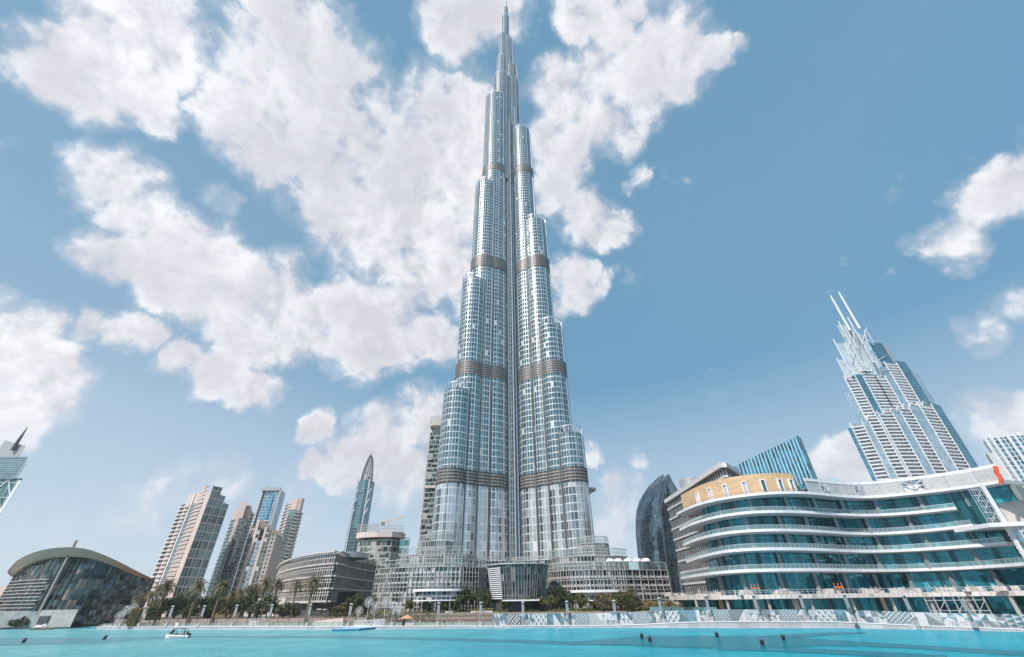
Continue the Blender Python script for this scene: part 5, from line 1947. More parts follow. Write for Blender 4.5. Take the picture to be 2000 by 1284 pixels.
for k in range(64):
    x = rr[0].x + (rr[-1].x - rr[0].x) * k / 63
    if p0 is None:
        pm = MB()
        pm.box(0, 0, 0, 0.07, 0.07, 1.2)
        p0 = pm.build('post', darkmetal, t)
        o = p0
    else:
        o = p0.copy()
        C.objects.link(o)
    o.location = (x, shore_y(x) + 1.0, deck_z(x))

# ------------------------------------------------------------------ hoarding with geometric artwork panels
HC = [mat('hoarding_' + n, c, 0.6, noise=0.06) for n, c in (('white', (0.52, 0.54, 0.56)), ('pale_grey', (0.36, 0.40, 0.42)), ('mid_grey', (0.17, 0.21, 0.23)), ('teal', (0.08, 0.175, 0.215)), ('blue', (0.13, 0.26, 0.33)), ('black', (0.05, 0.065, 0.07)))]
t = thing('hoarding', 'long white, teal and black geometric patterned hoarding along the right half of the quay', 'hoarding', (60, 180, 2))
HTOP = [(962, 1199.5), (1100, 1198.5), (1200, 1197), (1250, 1196), (1300, 1193.5), (1400, 1190.5), (1480, 1190.8), (1640, 1191), (1700, 1193), (1800, 1196.5), (1960, 1200), (2200, 1206)]
hx = [s for s in dens(SHORE, 8) if s.x > -9.5]
rnd = random.Random(21)
HOFF = 3.2
xs = []
x = -9.0
while x < 150:
    xs.append(x)
    x += 5.2
for k, (x0, x1) in enumerate(zip(xs, xs[1:])):
    y0, y1 = shore_y(x0) + HOFF, shore_y(x1) + HOFF
    z0, z1 = deck_z(x0) + 0.05, deck_z(x1) + 0.05
    # height from the surveyed top line
    def top_at(x, y):
        lo_, hi_ = 900, 2300
        for _ in range(30):
            mid2 = (lo_ + hi_) / 2
            if P(mid2, 1195, y).x < x:
                lo_ = mid2
            else:
                hi_ = mid2
        return P(lo_, lerp_tab(HTOP, lo_), y).z
    t0, t1 = top_at(x0, y0), top_at(x1, y1)
    m = MB()

    def pt(u, v, d=0.0):
        a = Vector((x0 + (x1 - x0) * u, y0 + (y1 - y0) * u - d, 0))
        a.z = (z0 + (z1 - z0) * u) * (1 - v) + (t0 + (t1 - t0) * u) * v
        return tuple(a)
    style = ('tri', 'lattice', 'tri', 'stripe', 'big', 'tri', 'lattice', 'big', 'hex')[k % 9]
    # back board
    m.hexa([pt(0, 0, -0.15), pt(1, 0, -0.15), pt(1, 0, -0.1), pt(0, 0, -0.1), pt(0, 1, -0.15), pt(1, 1, -0.15), pt(1, 1, -0.1), pt(0, 1, -0.1)], 2)
    nx, ny = {'tri': (4, 2), 'lattice': (10, 6), 'stripe': (6, 3), 'big': (2, 1), 'hex': (4, 3)}[style]
    for i in range(nx):
        for j in range(ny):
            u0, u1, v0, v1 = i / nx, (i + 1) / nx, j / ny, (j + 1) / ny
            A, B_, Cc, D = pt(u0, v0), pt(u1, v0), pt(u1, v1), pt(u0, v1)
            if style == 'lattice':
                c1 = 5 if (i + j) % 2 else 0
                c2 = 5 if (i - j) % 3 else 0
                c1, c2 = (c1, c2) if k % 4 == 1 else (3 if c1 == 5 else 1, 0 if c1 == 5 else 3)
            elif style == 'stripe':
                c1, c2 = ((3, 0) if (i + j) % 2 else (0, 1))
            elif style == 'hex':
                c1, c2 = rnd.choice((0, 0, 1)), rnd.choice((0, 1, 4))
            else:
                w_ = (0, 0, 1, 2, 3, 3, 4) if k < 14 else (0, 0, 1, 1, 2, 3, 2)
                c1, c2 = rnd.choice(w_), rnd.choice(w_)
            E_ = pt((u0 + u1) / 2, (v0 + v1) / 2)
            if style in ('big', 'tri') and rnd.random() < 0.5:
                c3 = rnd.choice((0, 1, 3, 4, 5))
                m.face([A, B_, E_], None, c1)
                m.face([B_, Cc, E_], None, c2)
                m.face([Cc, D, E_], None, c3)
                m.face([D, A, E_], None, c1)
            elif (i + j + k) % 2:
                m.face([A, B_, Cc], None, c1)
                m.face([A, Cc, D], None, c2)
            else:
                m.face([A, B_, D], None, c1)
                m.face([B_, Cc, D], None, c2)
    m.build('panel', HC, t)
m = MB()
for x in xs:
    y = shore_y(x) + HOFF
    m.box(x, y - 0.1, deck_z(x), 0.12, 0.12, 3.2)
m.build('batten', greymetal, t)
t = thing('hoarding', 'second dark blue hoarding standing behind the first at the left end of the mall', 'hoarding', (62, 196, 1))
m = MB()
a, b = P(1268, 1186, 196), P(1400, 1186, 193)
for k in range(6):
    f0, f1 = k / 6, (k + 1) / 6
    A, B_ = a.lerp(b, f0), a.lerp(b, f1)
    A0, B0 = Vector((A.x, A.y, 1)), Vector((B_.x, B_.y, 1))
    m.face([A0, B0, B_], None, (3, 5, 4, 3, 4, 3)[k])
    m.face([A0, B_, A], None, (4, 3, 3, 5, 3, 4)[k])
m.build('panel', HC, t)

# ------------------------------------------------------------------ terraces, lawns and planting
lawn = mat('lawn', (0.13, 0.14, 0.05), 0.9, nscale=1.5, noise=0.35)
TL = 3.3
TC = 4.6
t = thing('retaining_wall', 'brown stone retaining wall behind the palms on the left of the quay', 'wall', (-110, 222, 1))
m = MB()
lw = [s for s in SH if s.x < -60]
for a, b in zip(lw, lw[1:]):
    m.hexa([(a.x, a.y + 9, 0.8), (b.x, b.y + 9, 0.8), (b.x, b.y + 9.6, 0.8), (a.x, a.y + 9.6, 0.8), (a.x, a.y + 9, TL), (b.x, b.y + 9, TL), (b.x, b.y + 9.6, TL), (a.x, a.y + 9.6, TL)])
for k in range(26):
    x = lw[0].x + (lw[-1].x - lw[0].x) * k / 25
    m.box(x, shore_y(x) + 8.95, 0.8, 0.35, 0.3, TL - 0.8)
m.build('wall_face', brownstone, t)
m = MB()
m.sheet([[(s.x, s.y + 9.3, TL - 0.03) for s in lw], [(s.x, s.y + 48, TL - 0.03) for s in lw]])
tag(m.build('terrace_ground', mat('terrace_soil', (0.20, 0.17, 0.13), 0.9, noise=0.3, nscale=0.4)), kind='structure')
t = thing('terrace_steps', 'brown stepped terraces between the quay and the lawn below the skyscraper', 'steps', (-25, 205, 1))
cw = [s for s in SH if -64 < s.x < 70]
for k in range(5):
    m = MB()
    z0, z1 = 0.8, 1.1 + (TC - 1.1) * (k + 1) / 5
    for a, b in zip(cw, cw[1:]):
        o0 = 9 + k * 1.8
        m.hexa([(a.x, a.y + o0, z0), (b.x, b.y + o0, z0), (b.x, b.y + o0 + 2.2, z0), (a.x, a.y + o0 + 2.2, z0), (a.x, a.y + o0, z1), (b.x, b.y + o0, z1), (b.x, b.y + o0 + 2.2, z1), (a.x, a.y + o0 + 2.2, z1)])
    m.build('step', brownstone if k % 2 == 0 else darkstone, t)
for (x0, x1) in ((870, 884), (920, 962)):
    a, b = P(x0, 1200, 212), P(x1, 1200, 212)
    m = MB()
    m.box((a.x + b.x) / 2, shore_y(a.x) + 17, TC, b.x - a.x, 0.8, 0.55)
    m.build('parapet', offwhite, t)
m = MB()
m.sheet([[(s.x, s.y + 18, TC - 0.05) for s in cw], [(s.x, s.y + 46, TC + 1.2) for s in cw]])
tag(m.build('lawn', lawn), kind='structure')
rnd = random.Random(2)
for (x0, x1, nm, lab) in ((455, 492, 'ramp_wall', 'pale pink slab wall in the middle of the left retaining wall'),):
    a, b = P(615, 1213, 210), P(655, 1213, 208)
    t = thing('ramp_wall', 'pale pinkish sloping ramp wall left of the dandelion balls', 'wall', (a.x, 208, 1))
    m = MB()
    m.prism([(a.x, 207), (b.x + 4, 205.5), (b.x + 4, 208), (a.x, 209)], 0.9, [2.4, 3.6, 3.6, 2.4])
    m.build('wall_face', beige, t)
    a, b = P(474, 1212, 215), P(500, 1212, 213)
    t = thing('ramp_wall', 'pale slab steps breaking the brown retaining wall right of the palms', 'wall', (a.x, 214, 1))
    m = MB()
    for k in range(4):
        m.box(a.x + (b.x - a.x) * (k + 0.5) / 4, shore_y(a.x) + 8.4, 0.9, (b.x - a.x) / 4.4, 0.7, 2.6)
    m.build('wall_face', offwhite, t)

for_left = 1.2
LEAF = leafmat('olive_leaves', (0.135, 0.145, 0.055))
LEAFD = leafmat('dark_leaves', (0.078, 0.095, 0.045))
LEAFY = leafmat('golden_olive_leaves', (0.27, 0.215, 0.10))
LEAFB = leafmat('brown_olive_leaves', (0.20, 0.165, 0.09))
PALM = leafmat('palm_leaves', (0.22, 0.195, 0.11))


def leafball(m, r, h, zc, ncl, nl, size, seed, squash=1.0, lower=-0.55):
    rn = random.Random(seed)
    for _ in range(ncl):
        while True:
            x, y, z_ = rn.uniform(-1, 1), rn.uniform(-1, 1), rn.uniform(lower, 1)
            d2 = x * x + y * y + z_ * z_
            if 0.15 < d2 < 1:
                break
        cx, cy, cz = x * r * 0.85, y * r * 0.85, zc + z_ * h * 0.85
        cr_ = rn.uniform(0.16, 0.3) * r
        for _k in range(nl):
            a = Vector((rn.gauss(0, 1), rn.gauss(0, 1), rn.gauss(0, 1))).normalized()
            p = Vector((cx, cy, cz)) + a * cr_ * rn.uniform(0.5, 1.1)
            nn = (a + Vector((rn.uniform(-.7, .7), rn.uniform(-.7, .7), rn.uniform(-.3, .9)))).normalized()
            t1 = nn.cross(Vector((rn.uniform(-1, 1), rn.uniform(-1, 1), rn.uniform(-1, 1)))).normalized()
            t2 = nn.cross(t1)
            s1, s2 = size * rn.uniform(0.7, 1.3), size * rn.uniform(0.35, 0.6)
            m.face([p - t1 * s1, p - t2 * s2 * 0.9, p + t1 * s1, p + t2 * s2])


def make_tree(r, h, trunk, leaf, seed, ncl=34, nl=30, size=0.34, name='tree'):
    t = thing(name, 'tree', 'tree', (0, 0, 0))
    rn = random.Random(seed)
    m = MB()
    m.tube([(0, 0, -0.3), (0.08, 0.03, trunk * 0.6), (rn.uniform(-.2, .2), 0.05, trunk + h * 0.4)], [0.24, 0.17, 0.08], 7)
    for k in range(6):
        a = rn.uniform(0, 6.28)
        m.tube([(0.05, 0.03, trunk * rn.uniform(0.6, 0.95)), (math.cos(a) * r * 0.4, math.sin(a) * r * 0.4, trunk + h * rn.uniform(0.2, 0.6)), (math.cos(a) * r * 0.7, math.sin(a) * r * 0.7, trunk + h * rn.uniform(0.5, 1.1))], [0.11, 0.07, 0.03], 5)
    m.build('trunk', bark, t)
    m = MB()
    leafball(m, r, h, trunk + h * 0.6, ncl, nl, size, seed)
    m.build('crown', leaf, t)
    return t


# (px, base py, depth beyond shore, scale, kind, label)
KIND = {'o': (2.6, 2.2, 1.6, LEAF, 34), 'd': (3.4, 3.0, 1.8, LEAFD, 40), 'y': (2.4, 3.0, 0.9, LEAFY, 32), 'b': (3.2, 3.4, 0.8, LEAFB, 40), 'r': (3.3, 2.7, 0.5, LEAFD, 42)}
TREES = [
    (385, 1206, 14, 1.15, 'd', 'bushy dark tree behind the palms left of the yellow flowering hedge'), (365, 1207, 11, 1.0, 'r', 'dark round bush beside the palm above the boat'),
    (415, 1207, 13, 1.1, 'd', 'dark bushy tree under the third palm from the boat'), (440, 1207, 12, 1.0, 'b', 'brownish bush between two lamps below the yellow hedge'), (340, 1207, 16, 1.2, 'b', 'brown olive tree behind the palm trunk above the boat'),
    (467, 1206, 16, 1.1, 'd', 'dark dense tree left of the large round bush by the office block'), (500, 1206, 9, 1.15, 'r', 'large low dark round bush left of the office block'), (520, 1204, 12, 1.25, 'd', 'dense dark tree crown left of the office block corner'),
    (555, 1201, 12, 1.35, 'r', 'big rounded dark green bush in front of the office block left end'), (575, 1203, 22, 0.9, 'r', 'dark bush at the foot of the office block base'), (300, 1208, 22, 1.2, 'd', 'tall dark clipped tree mass at the right end of the opera house'),
    (655, 1198, 24, 0.9, 'y', 'small pale pinkish tree at the corner of the office block'), (668, 1197, 26, 1.0, 'b', 'pale brown tree right of the small tree at the office corner'), (690, 1196, 28, 1.4, 'd', 'dark tree in the shade of the office block behind the dandelion balls'),
    (720, 1196, 30, 1.2, 'd', 'dark tree behind the middle dandelion balls'), (800, 1197, 22, 1.0, 'o', 'round leafy tree left of the lamp below the left oval canopy'), (828, 1197, 22, 0.95, 'o', 'round leafy tree below the middle of the left oval canopy'),
    (870, 1197, 21, 0.9, 'o', 'small round leafy tree right of the lamp below the left oval canopy'), (893, 1197, 22, 1.15, 'o', 'leafy tree at the right end of the left oval canopy'), (905, 1195, 26, 1.5, 'd', 'tall dark tree right of the left oval canopy'),
    (938, 1195, 27, 1.3, 'd', 'dark tree in front of the left side of the drum pavilion'), (950, 1194, 25, 1.3, 'd', 'tall thin dark tree close to the drum pavilion left edge'), (988, 1198, 20, 1.1, 'o', 'round leafy tree below the drum pavilion entrance'),
    (1013, 1198, 22, 0.9, 'o', 'small leafy tree behind the lamp below the drum pavilion'), (1033, 1198, 20, 1.15, 'o', 'bright leafy tree right of the lamp below the drum pavilion'), (1056, 1198, 21, 1.1, 'o', 'leafy tree right of the drum pavilion, left of the lower one'),
    (1078, 1199, 19, 1.1, 'o', 'lower leafy tree right of the drum pavilion'), (1093, 1195, 27, 1.35, 'd', 'dark tree behind the leafy trees right of the drum pavilion'), (1120, 1196, 24, 1.2, 'd', 'dark green tree left end of the right oval canopy'),
    (1138, 1199, 18, 1.25, 'o', 'wide leafy tree under the right oval canopy'), (1160, 1196, 24, 1.1, 'o', 'leafy tree behind the wide one under the right oval canopy'), (1178, 1199, 17, 1.1, 'b', 'brownish olive bush right of the leafy trees'),
    (1196, 1199, 18, 1.0, 'b', 'brownish bush directly left of a hoarding lamp'), (1216, 1199, 18, 1.25, 'o', 'green leafy tree directly right of a hoarding lamp'), (1214, 1194, 26, 1.35, 'b', 'taller brown olive tree behind the green one near the canopy end'),
    (1238, 1197, 20, 1.3, 'b', 'tall fluffy brown olive tree at the end of the podium'), (1236, 1200, 16, 1.0, 'r', 'dark low bush at the foot of the fluffy brown tree'), (1258, 1195, 22, 1.05, 'y', 'golden bush left of two others behind the hoarding'),
    (1272, 1194, 24, 1.05, 'y', 'golden bush in the middle behind the hoarding'), (1283, 1195, 22, 0.9, 'y', 'narrow golden bush just left of a lamp behind the hoarding'), (1310, 1193, 24, 1.0, 'y', 'golden bush at the left end of the terrace deck'), (1326, 1192, 24, 0.8, 'y', 'small golden bush under the left tip of the terrace deck'),
    (300, 1209, 12, 1.2, 'b', 'brown bush at the left end of the bush row beside the opera house'), (325, 1208, 20, 1.3, 'd', 'dark tree filling the gap between the two leftmost tall palms'),
    (358, 1206, 24, 1.4, 'd', 'tall dark tree behind the bush row, left of the boat lamp palm'), (402, 1206, 22, 1.35, 'b', 'brown olive tree behind the row below the leftmost beige tower'), (450, 1206, 20, 1.2, 'o', 'yellowish leafy tree left of the teal tower foot'),
    (485, 1206, 14, 1.2, 'd', 'dark tree between the large bush and the pink stepped block'), (535, 1203, 16, 1.1, 'o', 'leafy green tree just left of the office block curved end'),
    (40, 1221, 0, 0.9, 'r', 'dark low bush in front of the concrete wall at far left'), (24, 1221, 0, 0.75, 'r', 'smaller dark bush left of the other one at the concrete wall')]
protos = {}
for i, (px, py, off, sc, kd, lab) in enumerate(TREES):
    if px < 60:
        q = P(px, py, 242)
        loc = (q.x, 242, 0.7)
    else:
        xg = G(px, 1228).x
        Y = shore_y(xg * 1.08) + off
        q = P(px, py, Y)
        base = TL if q.x < -62 else TC + max(0, off - 18) * 0.04
        if kd in 'y' or px > 1240:
            base = 3.0
        loc = (q.x, Y, base)
    if 290 < px < 530:
        sc *= for_left
    key = (kd, i % 3)
    kr, kh, kt, kl, nc = KIND[kd]
    nm = 'bush' if kd in 'ry' else 'tree'
    if key not in protos:
        o = make_tree(kr, kh, kt, kl, 40 + i, nc, 34, 0.30 if kd != 'o' else 0.36, nm)
        protos[key] = o
        o.location = loc
        o.scale = (sc,) * 3
        o.rotation_euler = (0, 0, i * 1.3)
        o['label'] = lab
    else:
        o = dup(protos[key], loc, i * 1.3, sc, lab)
    o['category'] = nm
    o['group'] = 'trees and bushes between the quay and the buildings'

# hedges
for (x0, x1, pyt, Y, zb_, hgt, lf_, lab) in ((402, 425, 1176, 238, TL, 6.5, LEAFY, 'clipped yellow hedge behind the palms, beside the white slatted terrace'), (430, 480, 1168, 262, TL, 5.5, LEAFY, 'olive hedge on top of the white slatted terrace'),
                                             (296, 318, 1188, 225, TL, 6.5, LEAFD, 'tall dark clipped hedge block left of the palms'), (262, 280, 1190, 226, 1, 5.5, LEAFY, 'small yellow green hedge beside the left dandelion balls')):
    a, b = P(x0, pyt, Y), P(x1, pyt, Y)
    t = thing('hedge', lab, 'hedge', ((a.x + b.x) / 2, Y, zb_), 'hedges behind the palms')
    m = MB()
    rn = random.Random(int(x0))
    top_ = a.z
    for _ in range(1500):
        side = rn.random()
        x = rn.uniform(a.x, b.x)
        if side < 0.3:
            p = Vector((x, Y + rn.uniform(-1.5, 1.5), top_ + rn.uniform(-0.3, 0.25)))
        else:
            p = Vector((x, Y - 1.5 + rn.uniform(-0.25, 0.25), rn.uniform(max(zb_, top_ - hgt), top_)))
        nn = Vector((rn.uniform(-1, 1), rn.uniform(-1.4, 0.4), rn.uniform(-0.3, 1))).normalized()
        t1 = nn.cross(Vector((rn.uniform(-1, 1), 0.3, rn.uniform(-1, 1)))).normalized()
        t2 = nn.cross(t1)
        s1 = rn.uniform(0.2, 0.4)
        m.face([p - t1 * s1, p - t2 * s1 * 0.6, p + t1 * s1, p + t2 * s1 * 0.6])
    m.box((a.x + b.x) / 2, Y + 0.2, zb_, b.x - a.x - 0.4, 2.4, top_ - zb_ - 0.4, m=0)
    m.build('foliage', lf_, t)
# ground cover shrubs
m = MB()
rn = random.Random(77)
for _ in range(5200):
    px = rn.uniform(640, 1180)
    xg = G(px, 1228).x * 1.08
    o0 = rn.uniform(16.5, 21) if px > 850 else rn.uniform(8.5, 18)
    zz = TC if o0 > 17 else 1.1 + (TC - 1.1) * min(1, (o0 - 7.5) / 9)
    if px > 850 and math.sin(px * 0.11) < -0.2:
        continue
    p = Vector((xg, shore_y(xg) + o0, zz + rn.uniform(0, 0.75)))
    nn = Vector((rn.uniform(-1, 1), rn.uniform(-1.2, 0.4), rn.uniform(0, 1))).normalized()
    t1 = nn.cross(Vector((rn.uniform(-1, 1), 0.3, rn.uniform(-1, 1)))).normalized()
    t2 = nn.cross(t1)
    s1 = rn.uniform(0.15, 0.36)
    m.face([p - t1 * s1, p - t2 * s1 * 0.6, p + t1 * s1, p + t2 * s1 * 0.6])
o = m.build('ground_cover', leafmat('ground_cover_leaves', (0.13, 0.13, 0.05)))
tag(o, 'low green and yellow planting on the terraces below the skyscraper', 'planting', kind='stuff')


# ------------------------------------------------------------------ date palms
def make_palm(h, seed, nf=38, lean=0.3):
    rn = random.Random(seed)
    t = thing('palm_tree', 'palm', 'palm tree', (0, 0, 0))
    m = MB()
    pts, rd = [], []
    for k in range(12):
        f = k / 11
        pts.append((lean * f * f, 0.0, -0.4 + (h + 0.4) * f))
        rd.append(0.32 - 0.07 * f + 0.03 * (k % 2) + (0.12 if k == 11 else 0))
    m.tube(pts, rd, 9)
    m.build('trunk', bark, t)
    m = MB()
    top_ = Vector(pts[-1])
    for k in range(nf):
        a = k * 2.39996 + rn.uniform(-.2, .2)
        e0 = 1.30 - 1.75 * (k / nf) + rn.uniform(-.12, .12)
        L = rn.uniform(3.0, 3.7)
        d = Vector((math.cos(a), math.sin(a), 0))
        p = top_.copy()
        e = e0
        pr_ = [p.copy()]
        ns = 9
        for s_ in range(ns):
            p = p + (d * math.cos(e) + Vector((0, 0, math.sin(e)))) * (L / ns)
            e -= 0.11 + 0.022 * s_
            pr_.append(p.copy())
        side = Vector((-d.y, d.x, 0))
        for s_ in range(1, ns + 1):
            a0, b0 = pr_[s_ - 1], pr_[s_]
            ax_ = (b0 - a0).normalized()
            up = side.cross(ax_)
            ll = (0.95 - 0.55 * abs(s_ / ns - 0.4)) * rn.uniform(0.8, 1.1)
            for q in range(2):
                o_ = a0.lerp(b0, q / 2)
                for sg in (-1, 1):
                    dirn = (side * sg * 0.75 + ax_ * 0.65 + up * 0.25 * rn.uniform(0.3, 1.4)).normalized()
                    w_ = ax_ * 0.075
                    m.face([o_ - w_, o_ + w_, o_ + dirn * ll + w_ * 0.1, o_ + dirn * ll - w_ * 0.1])
        for s_ in range(ns):
            m.face([pr_[s_] - side * 0.04, pr_[s_] + side * 0.04, pr_[s_ + 1] + side * 0.03, pr_[s_ + 1] - side * 0.03])
    m.build('crown', PALM, t)
    m = MB()
    for k in range(26):
        a = rn.uniform(0, 6.28)
        q = top_ + Vector((0, 0, -0.1))
        m.beam(tuple(q), (q.x + math.cos(a) * rn.uniform(.3, .7), q.y + math.sin(a) * rn.uniform(.3, .7), q.z - rn.uniform(.4, 1.3)), 0.09, 0.05)
    m.build('boot_fibre', bark, t)
    return t


PALMS = [(287, 1220, 1163, 14, 'palm with drooping crown, leftmost of the row beside the opera house'), (304, 1220, 1152, 10, 'palm second from the left, leaning over the opera house edge'), (320, 1221, 1146, 9, 'tall palm just left of the boat lamp'),
         (381, 1222, 1147, 8, 'tall palm in front of the leftmost beige tower'), (426, 1221, 1146, 8, 'tall palm between the leftmost beige tower and the teal one'), (484, 1196, 1153, 26, 'palm behind the dark trees in front of the pink stepped block'),
         (499, 1192, 1151, 30, 'palm right beside the pink stepped block, with a thin trunk'), (515, 1190, 1140, 24, 'tallest looking palm left of the office block'), (540, 1188, 1143, 20, 'slim palm crossing the left end of the office block'),
         (577, 1190, 1144, 14, 'palm in front of the curved side of the office block'), (608, 1222, 1138, 8, 'tall palm in front of the office block near its corner'), (262, 1214, 1172, 24, 'low spreading palm above the left dandelion balls'),
         (276, 1214, 1166, 28, 'spreading palm close behind the leftmost palm of the row'), (450, 1196, 1163, 34, 'short palm in front of the teal tower foot'), (345, 1196, 1166, 32, 'short palm in front of the leftmost beige tower foot'), (468, 1192, 1160, 34, 'short palm at the foot of the teal tower right side')]
pp0 = {}
for i, (px, pyb, pyt, off, lab) in enumerate(PALMS):
    xg = G(px, 1228).x
    Y = shore_y(xg * 1.06) + off
    tpp = P(px + (8 if px < 440 else 4), pyt, Y)
    base = TL if off > 9.2 and off < 60 else 0.9
    h = tpp.z - base
    key = i % 3
    x = P(px, pyb, Y).x
    if key not in pp0:
        o = make_palm(9.0, 100 + i, 38 + 4 * key, 0.2)
        pp0[key] = o
    else:
        o = dup(pp0[key])
    o.location = (tpp.x, Y, base)
    o.rotation_euler = (0, 0, i * 1.9)
    s_ = h / 9.0
    wd = min(2.0, max(s_, 1.15)) * 0.95
    o.scale = (wd, wd, s_)
    o['label'] = lab
    o['group'] = 'date palms on the left bank'


# ------------------------------------------------------------------ dandelion ball sculptures
def make_ball(r, stem):
    t = thing('dandelion_sculpture', 'ball', 'sculpture', (0, 0, 0), 'dandelion ball sculptures')
    m = MB()
    m.tube([(0, 0, 0), (0, 0, stem - 0.1)], [0.13, 0.09], 8)
    m.build('stem', offwhite, t)
    m = MB()
    m.tube([(0, 0, stem - 0.25), (0, 0, stem), (0, 0, stem + 0.25)], [0.12, 0.3, 0.12], 8)
    n = 56
    for k in range(n):
        zc_ = 1 - 2 * (k + 0.5) / n
        th = k * 2.39996
        rr_ = math.sqrt(1 - zc_ * zc_)
        d = Vector((rr_ * math.cos(th), rr_ * math.sin(th), zc_))
        c = Vector((0, 0, stem))
        tip = c + d * r
        m.beam(tuple(c + d * 0.2), tuple(tip), 0.035)
        t1 = d.cross(Vector((0.3, 0.2, 1))).normalized()
        t2 = d.cross(t1)
        for q in range(5):
            an = q * math.pi / 3
            e = (t1 * math.cos(an) + t2 * math.sin(an)) * 0.30 + d * 0.1
            m.beam(tuple(tip), tuple(tip + e), 0.04)
    m.build('seed_head', mat('sculpture_white', (0.74, 0.72, 0.72), 0.35, 0.2) if 'sculpture_white' not in bpy.data.materials else bpy.data.materials['sculpture_white'], t)
    return t


BALLS = [(234.5, 1202, 1222, 5, 'white dandelion ball leftmost by the opera house, lowest of its three'), (248, 1192.5, 1222, 6, 'white dandelion ball in the middle of the three by the opera house'), (261, 1187, 1222, 7, 'white dandelion ball highest of the three by the opera house'),
         (701.6, 1193.6, 1214, 10, 'white dandelion ball leftmost and low, right of a lamp in front of the office block'), (721, 1176.5, 1212, 12, 'tall white dandelion ball second in the large group'), (734, 1184, 1213, 11, 'white dandelion ball at middle height between the two tall ones'),
         (754, 1175, 1212, 12, 'tallest white dandelion ball of the large group'), (768, 1183, 1213, 11, 'white dandelion ball partly behind a lamp'), (781, 1191.5, 1214, 10, 'white dandelion ball rightmost and low, left of the kiosk')]
b0 = None
for i, (px, py, pyb, off, lab) in enumerate(BALLS):
    xg = G(px, 1228).x
    Y = shore_y(xg * 1.05) + off
    q = P(px, py, Y)
    base = 1.0 + max(0, off - 8.5) * 0.35
    rr_ = (P(px + (8.2 if i in (4, 6) else 7.2), py, Y).x - q.x)
    if b0 is None:
        b0 = make_ball(1.75, 6.0)
        o = b0
    else:
        o = dup(b0)
    # the ball keeps its round shape: stem sinks into its base
    s_ = rr_ / 1.75
    o.scale = (s_, s_, s_)
    o.location = (q.x, Y, q.z - 6.0 * s_)
    if q.z - 6.0 * s_ > base + 0.05:
        mm = MB()
        mm.box(q.x, Y, base - 0.5, 0.6, 0.6, q.z - 6.0 * s_ - base + 0.5)
        pd = mm.build('plinth', concrete, None)
        pd.parent = o
        pd.matrix_parent_inverse = Matrix.LocRotScale(o.location, None, o.scale).inverted()
    o['label'] = lab

# ------------------------------------------------------------------ kiosk, gangway, pontoon, bins
xg = P(795, 1215, shore_y(-41) + 3.5)
t = thing('kiosk', 'small grey kiosk under a square terracotta parasol on the quay', 'kiosk', (xg.x, xg.y, 0.9))
m = MB()
m.box(xg.x + 1.0, xg.y, 0.9, 4.4, 2.0, 1.5)
m.build('counter', concrete, t)
m = MB()
m.box(xg.x - 1.2, xg.y - 0.2, 0.9, 1.2, 1.6, 1.9)
m.build('booth', darkmetal, t)
m = MB()
c = (xg.x - 0.2, xg.y, 4.5)
sq = [(c[0] + dx * 2.2, c[1] + dy * 2.0, 3.35) for dx, dy in ((-1, -1), (1, -1), (1, 1), (-1, 1))]
for k in range(4):
    m.face([sq[k], sq[(k + 1) % 4], c])
    a, b = sq[k], sq[(k + 1) % 4]
    m.face([(a[0], a[1], 3.1), (b[0], b[1], 3.1), b, a])
m.build('parasol', terracotta, t)
m = MB()
m.tube([(c[0], c[1], 0.9), (c[0], c[1], 4.4)], 0.07, 8)
m.build('pole', greymetal, t)

ya = shore_y(-60)
a, b = P(690, 1224, ya + 1.0), P(750, 1222, shore_y(-47) + 1.0)
t = thing('gangway', 'white barred gangway fence leading down to the blue pontoon', 'gangway', (a.x, a.y, 0.9))
m = MB()
for k in range(24):
    f = k / 23
    x = a.x + (b.x - a.x) * f
    m.beam((x, a.y + (b.y - a.y) * f, 0.9), (x + 0.35, a.y + (b.y - a.y) * f, 2.6 + 0.5 * f), 0.16, 0.1)
m.beam((a.x, a.y, 2.55), (b.x, b.y, 3.1), 0.14)
m.beam((a.x, a.y, 1.1), (b.x, b.y, 1.1), 0.14)
m.build('bar_screen', white, t)
m = MB()
m.box((a.x + b.x) / 2 + 3, b.y + 1, 0.9, 5, 1.2, 2.0)
m.build('cabinet', greymetal, t)
p4 = [G(648, 1233.6, 0), G(700, 1232.2, 0), G(762, 1226.2, 0), G(735, 1226.0, 0), G(672, 1230, 0)]
t = thing('pontoon', 'low dark blue pontoon lying along the quay below the dandelion balls', 'pontoon', (p4[0].x, p4[0].y, 0))
m = MB()
m.prism([(p.x, p.y) for p in p4], -0.3, 0.5)
m.build('float', bluepaint, t)
m = MB()
m.prism([(p.x, p.y + 0.25) for p in p4], 0.5, 0.62)
m.build('deck', palebluep, t)


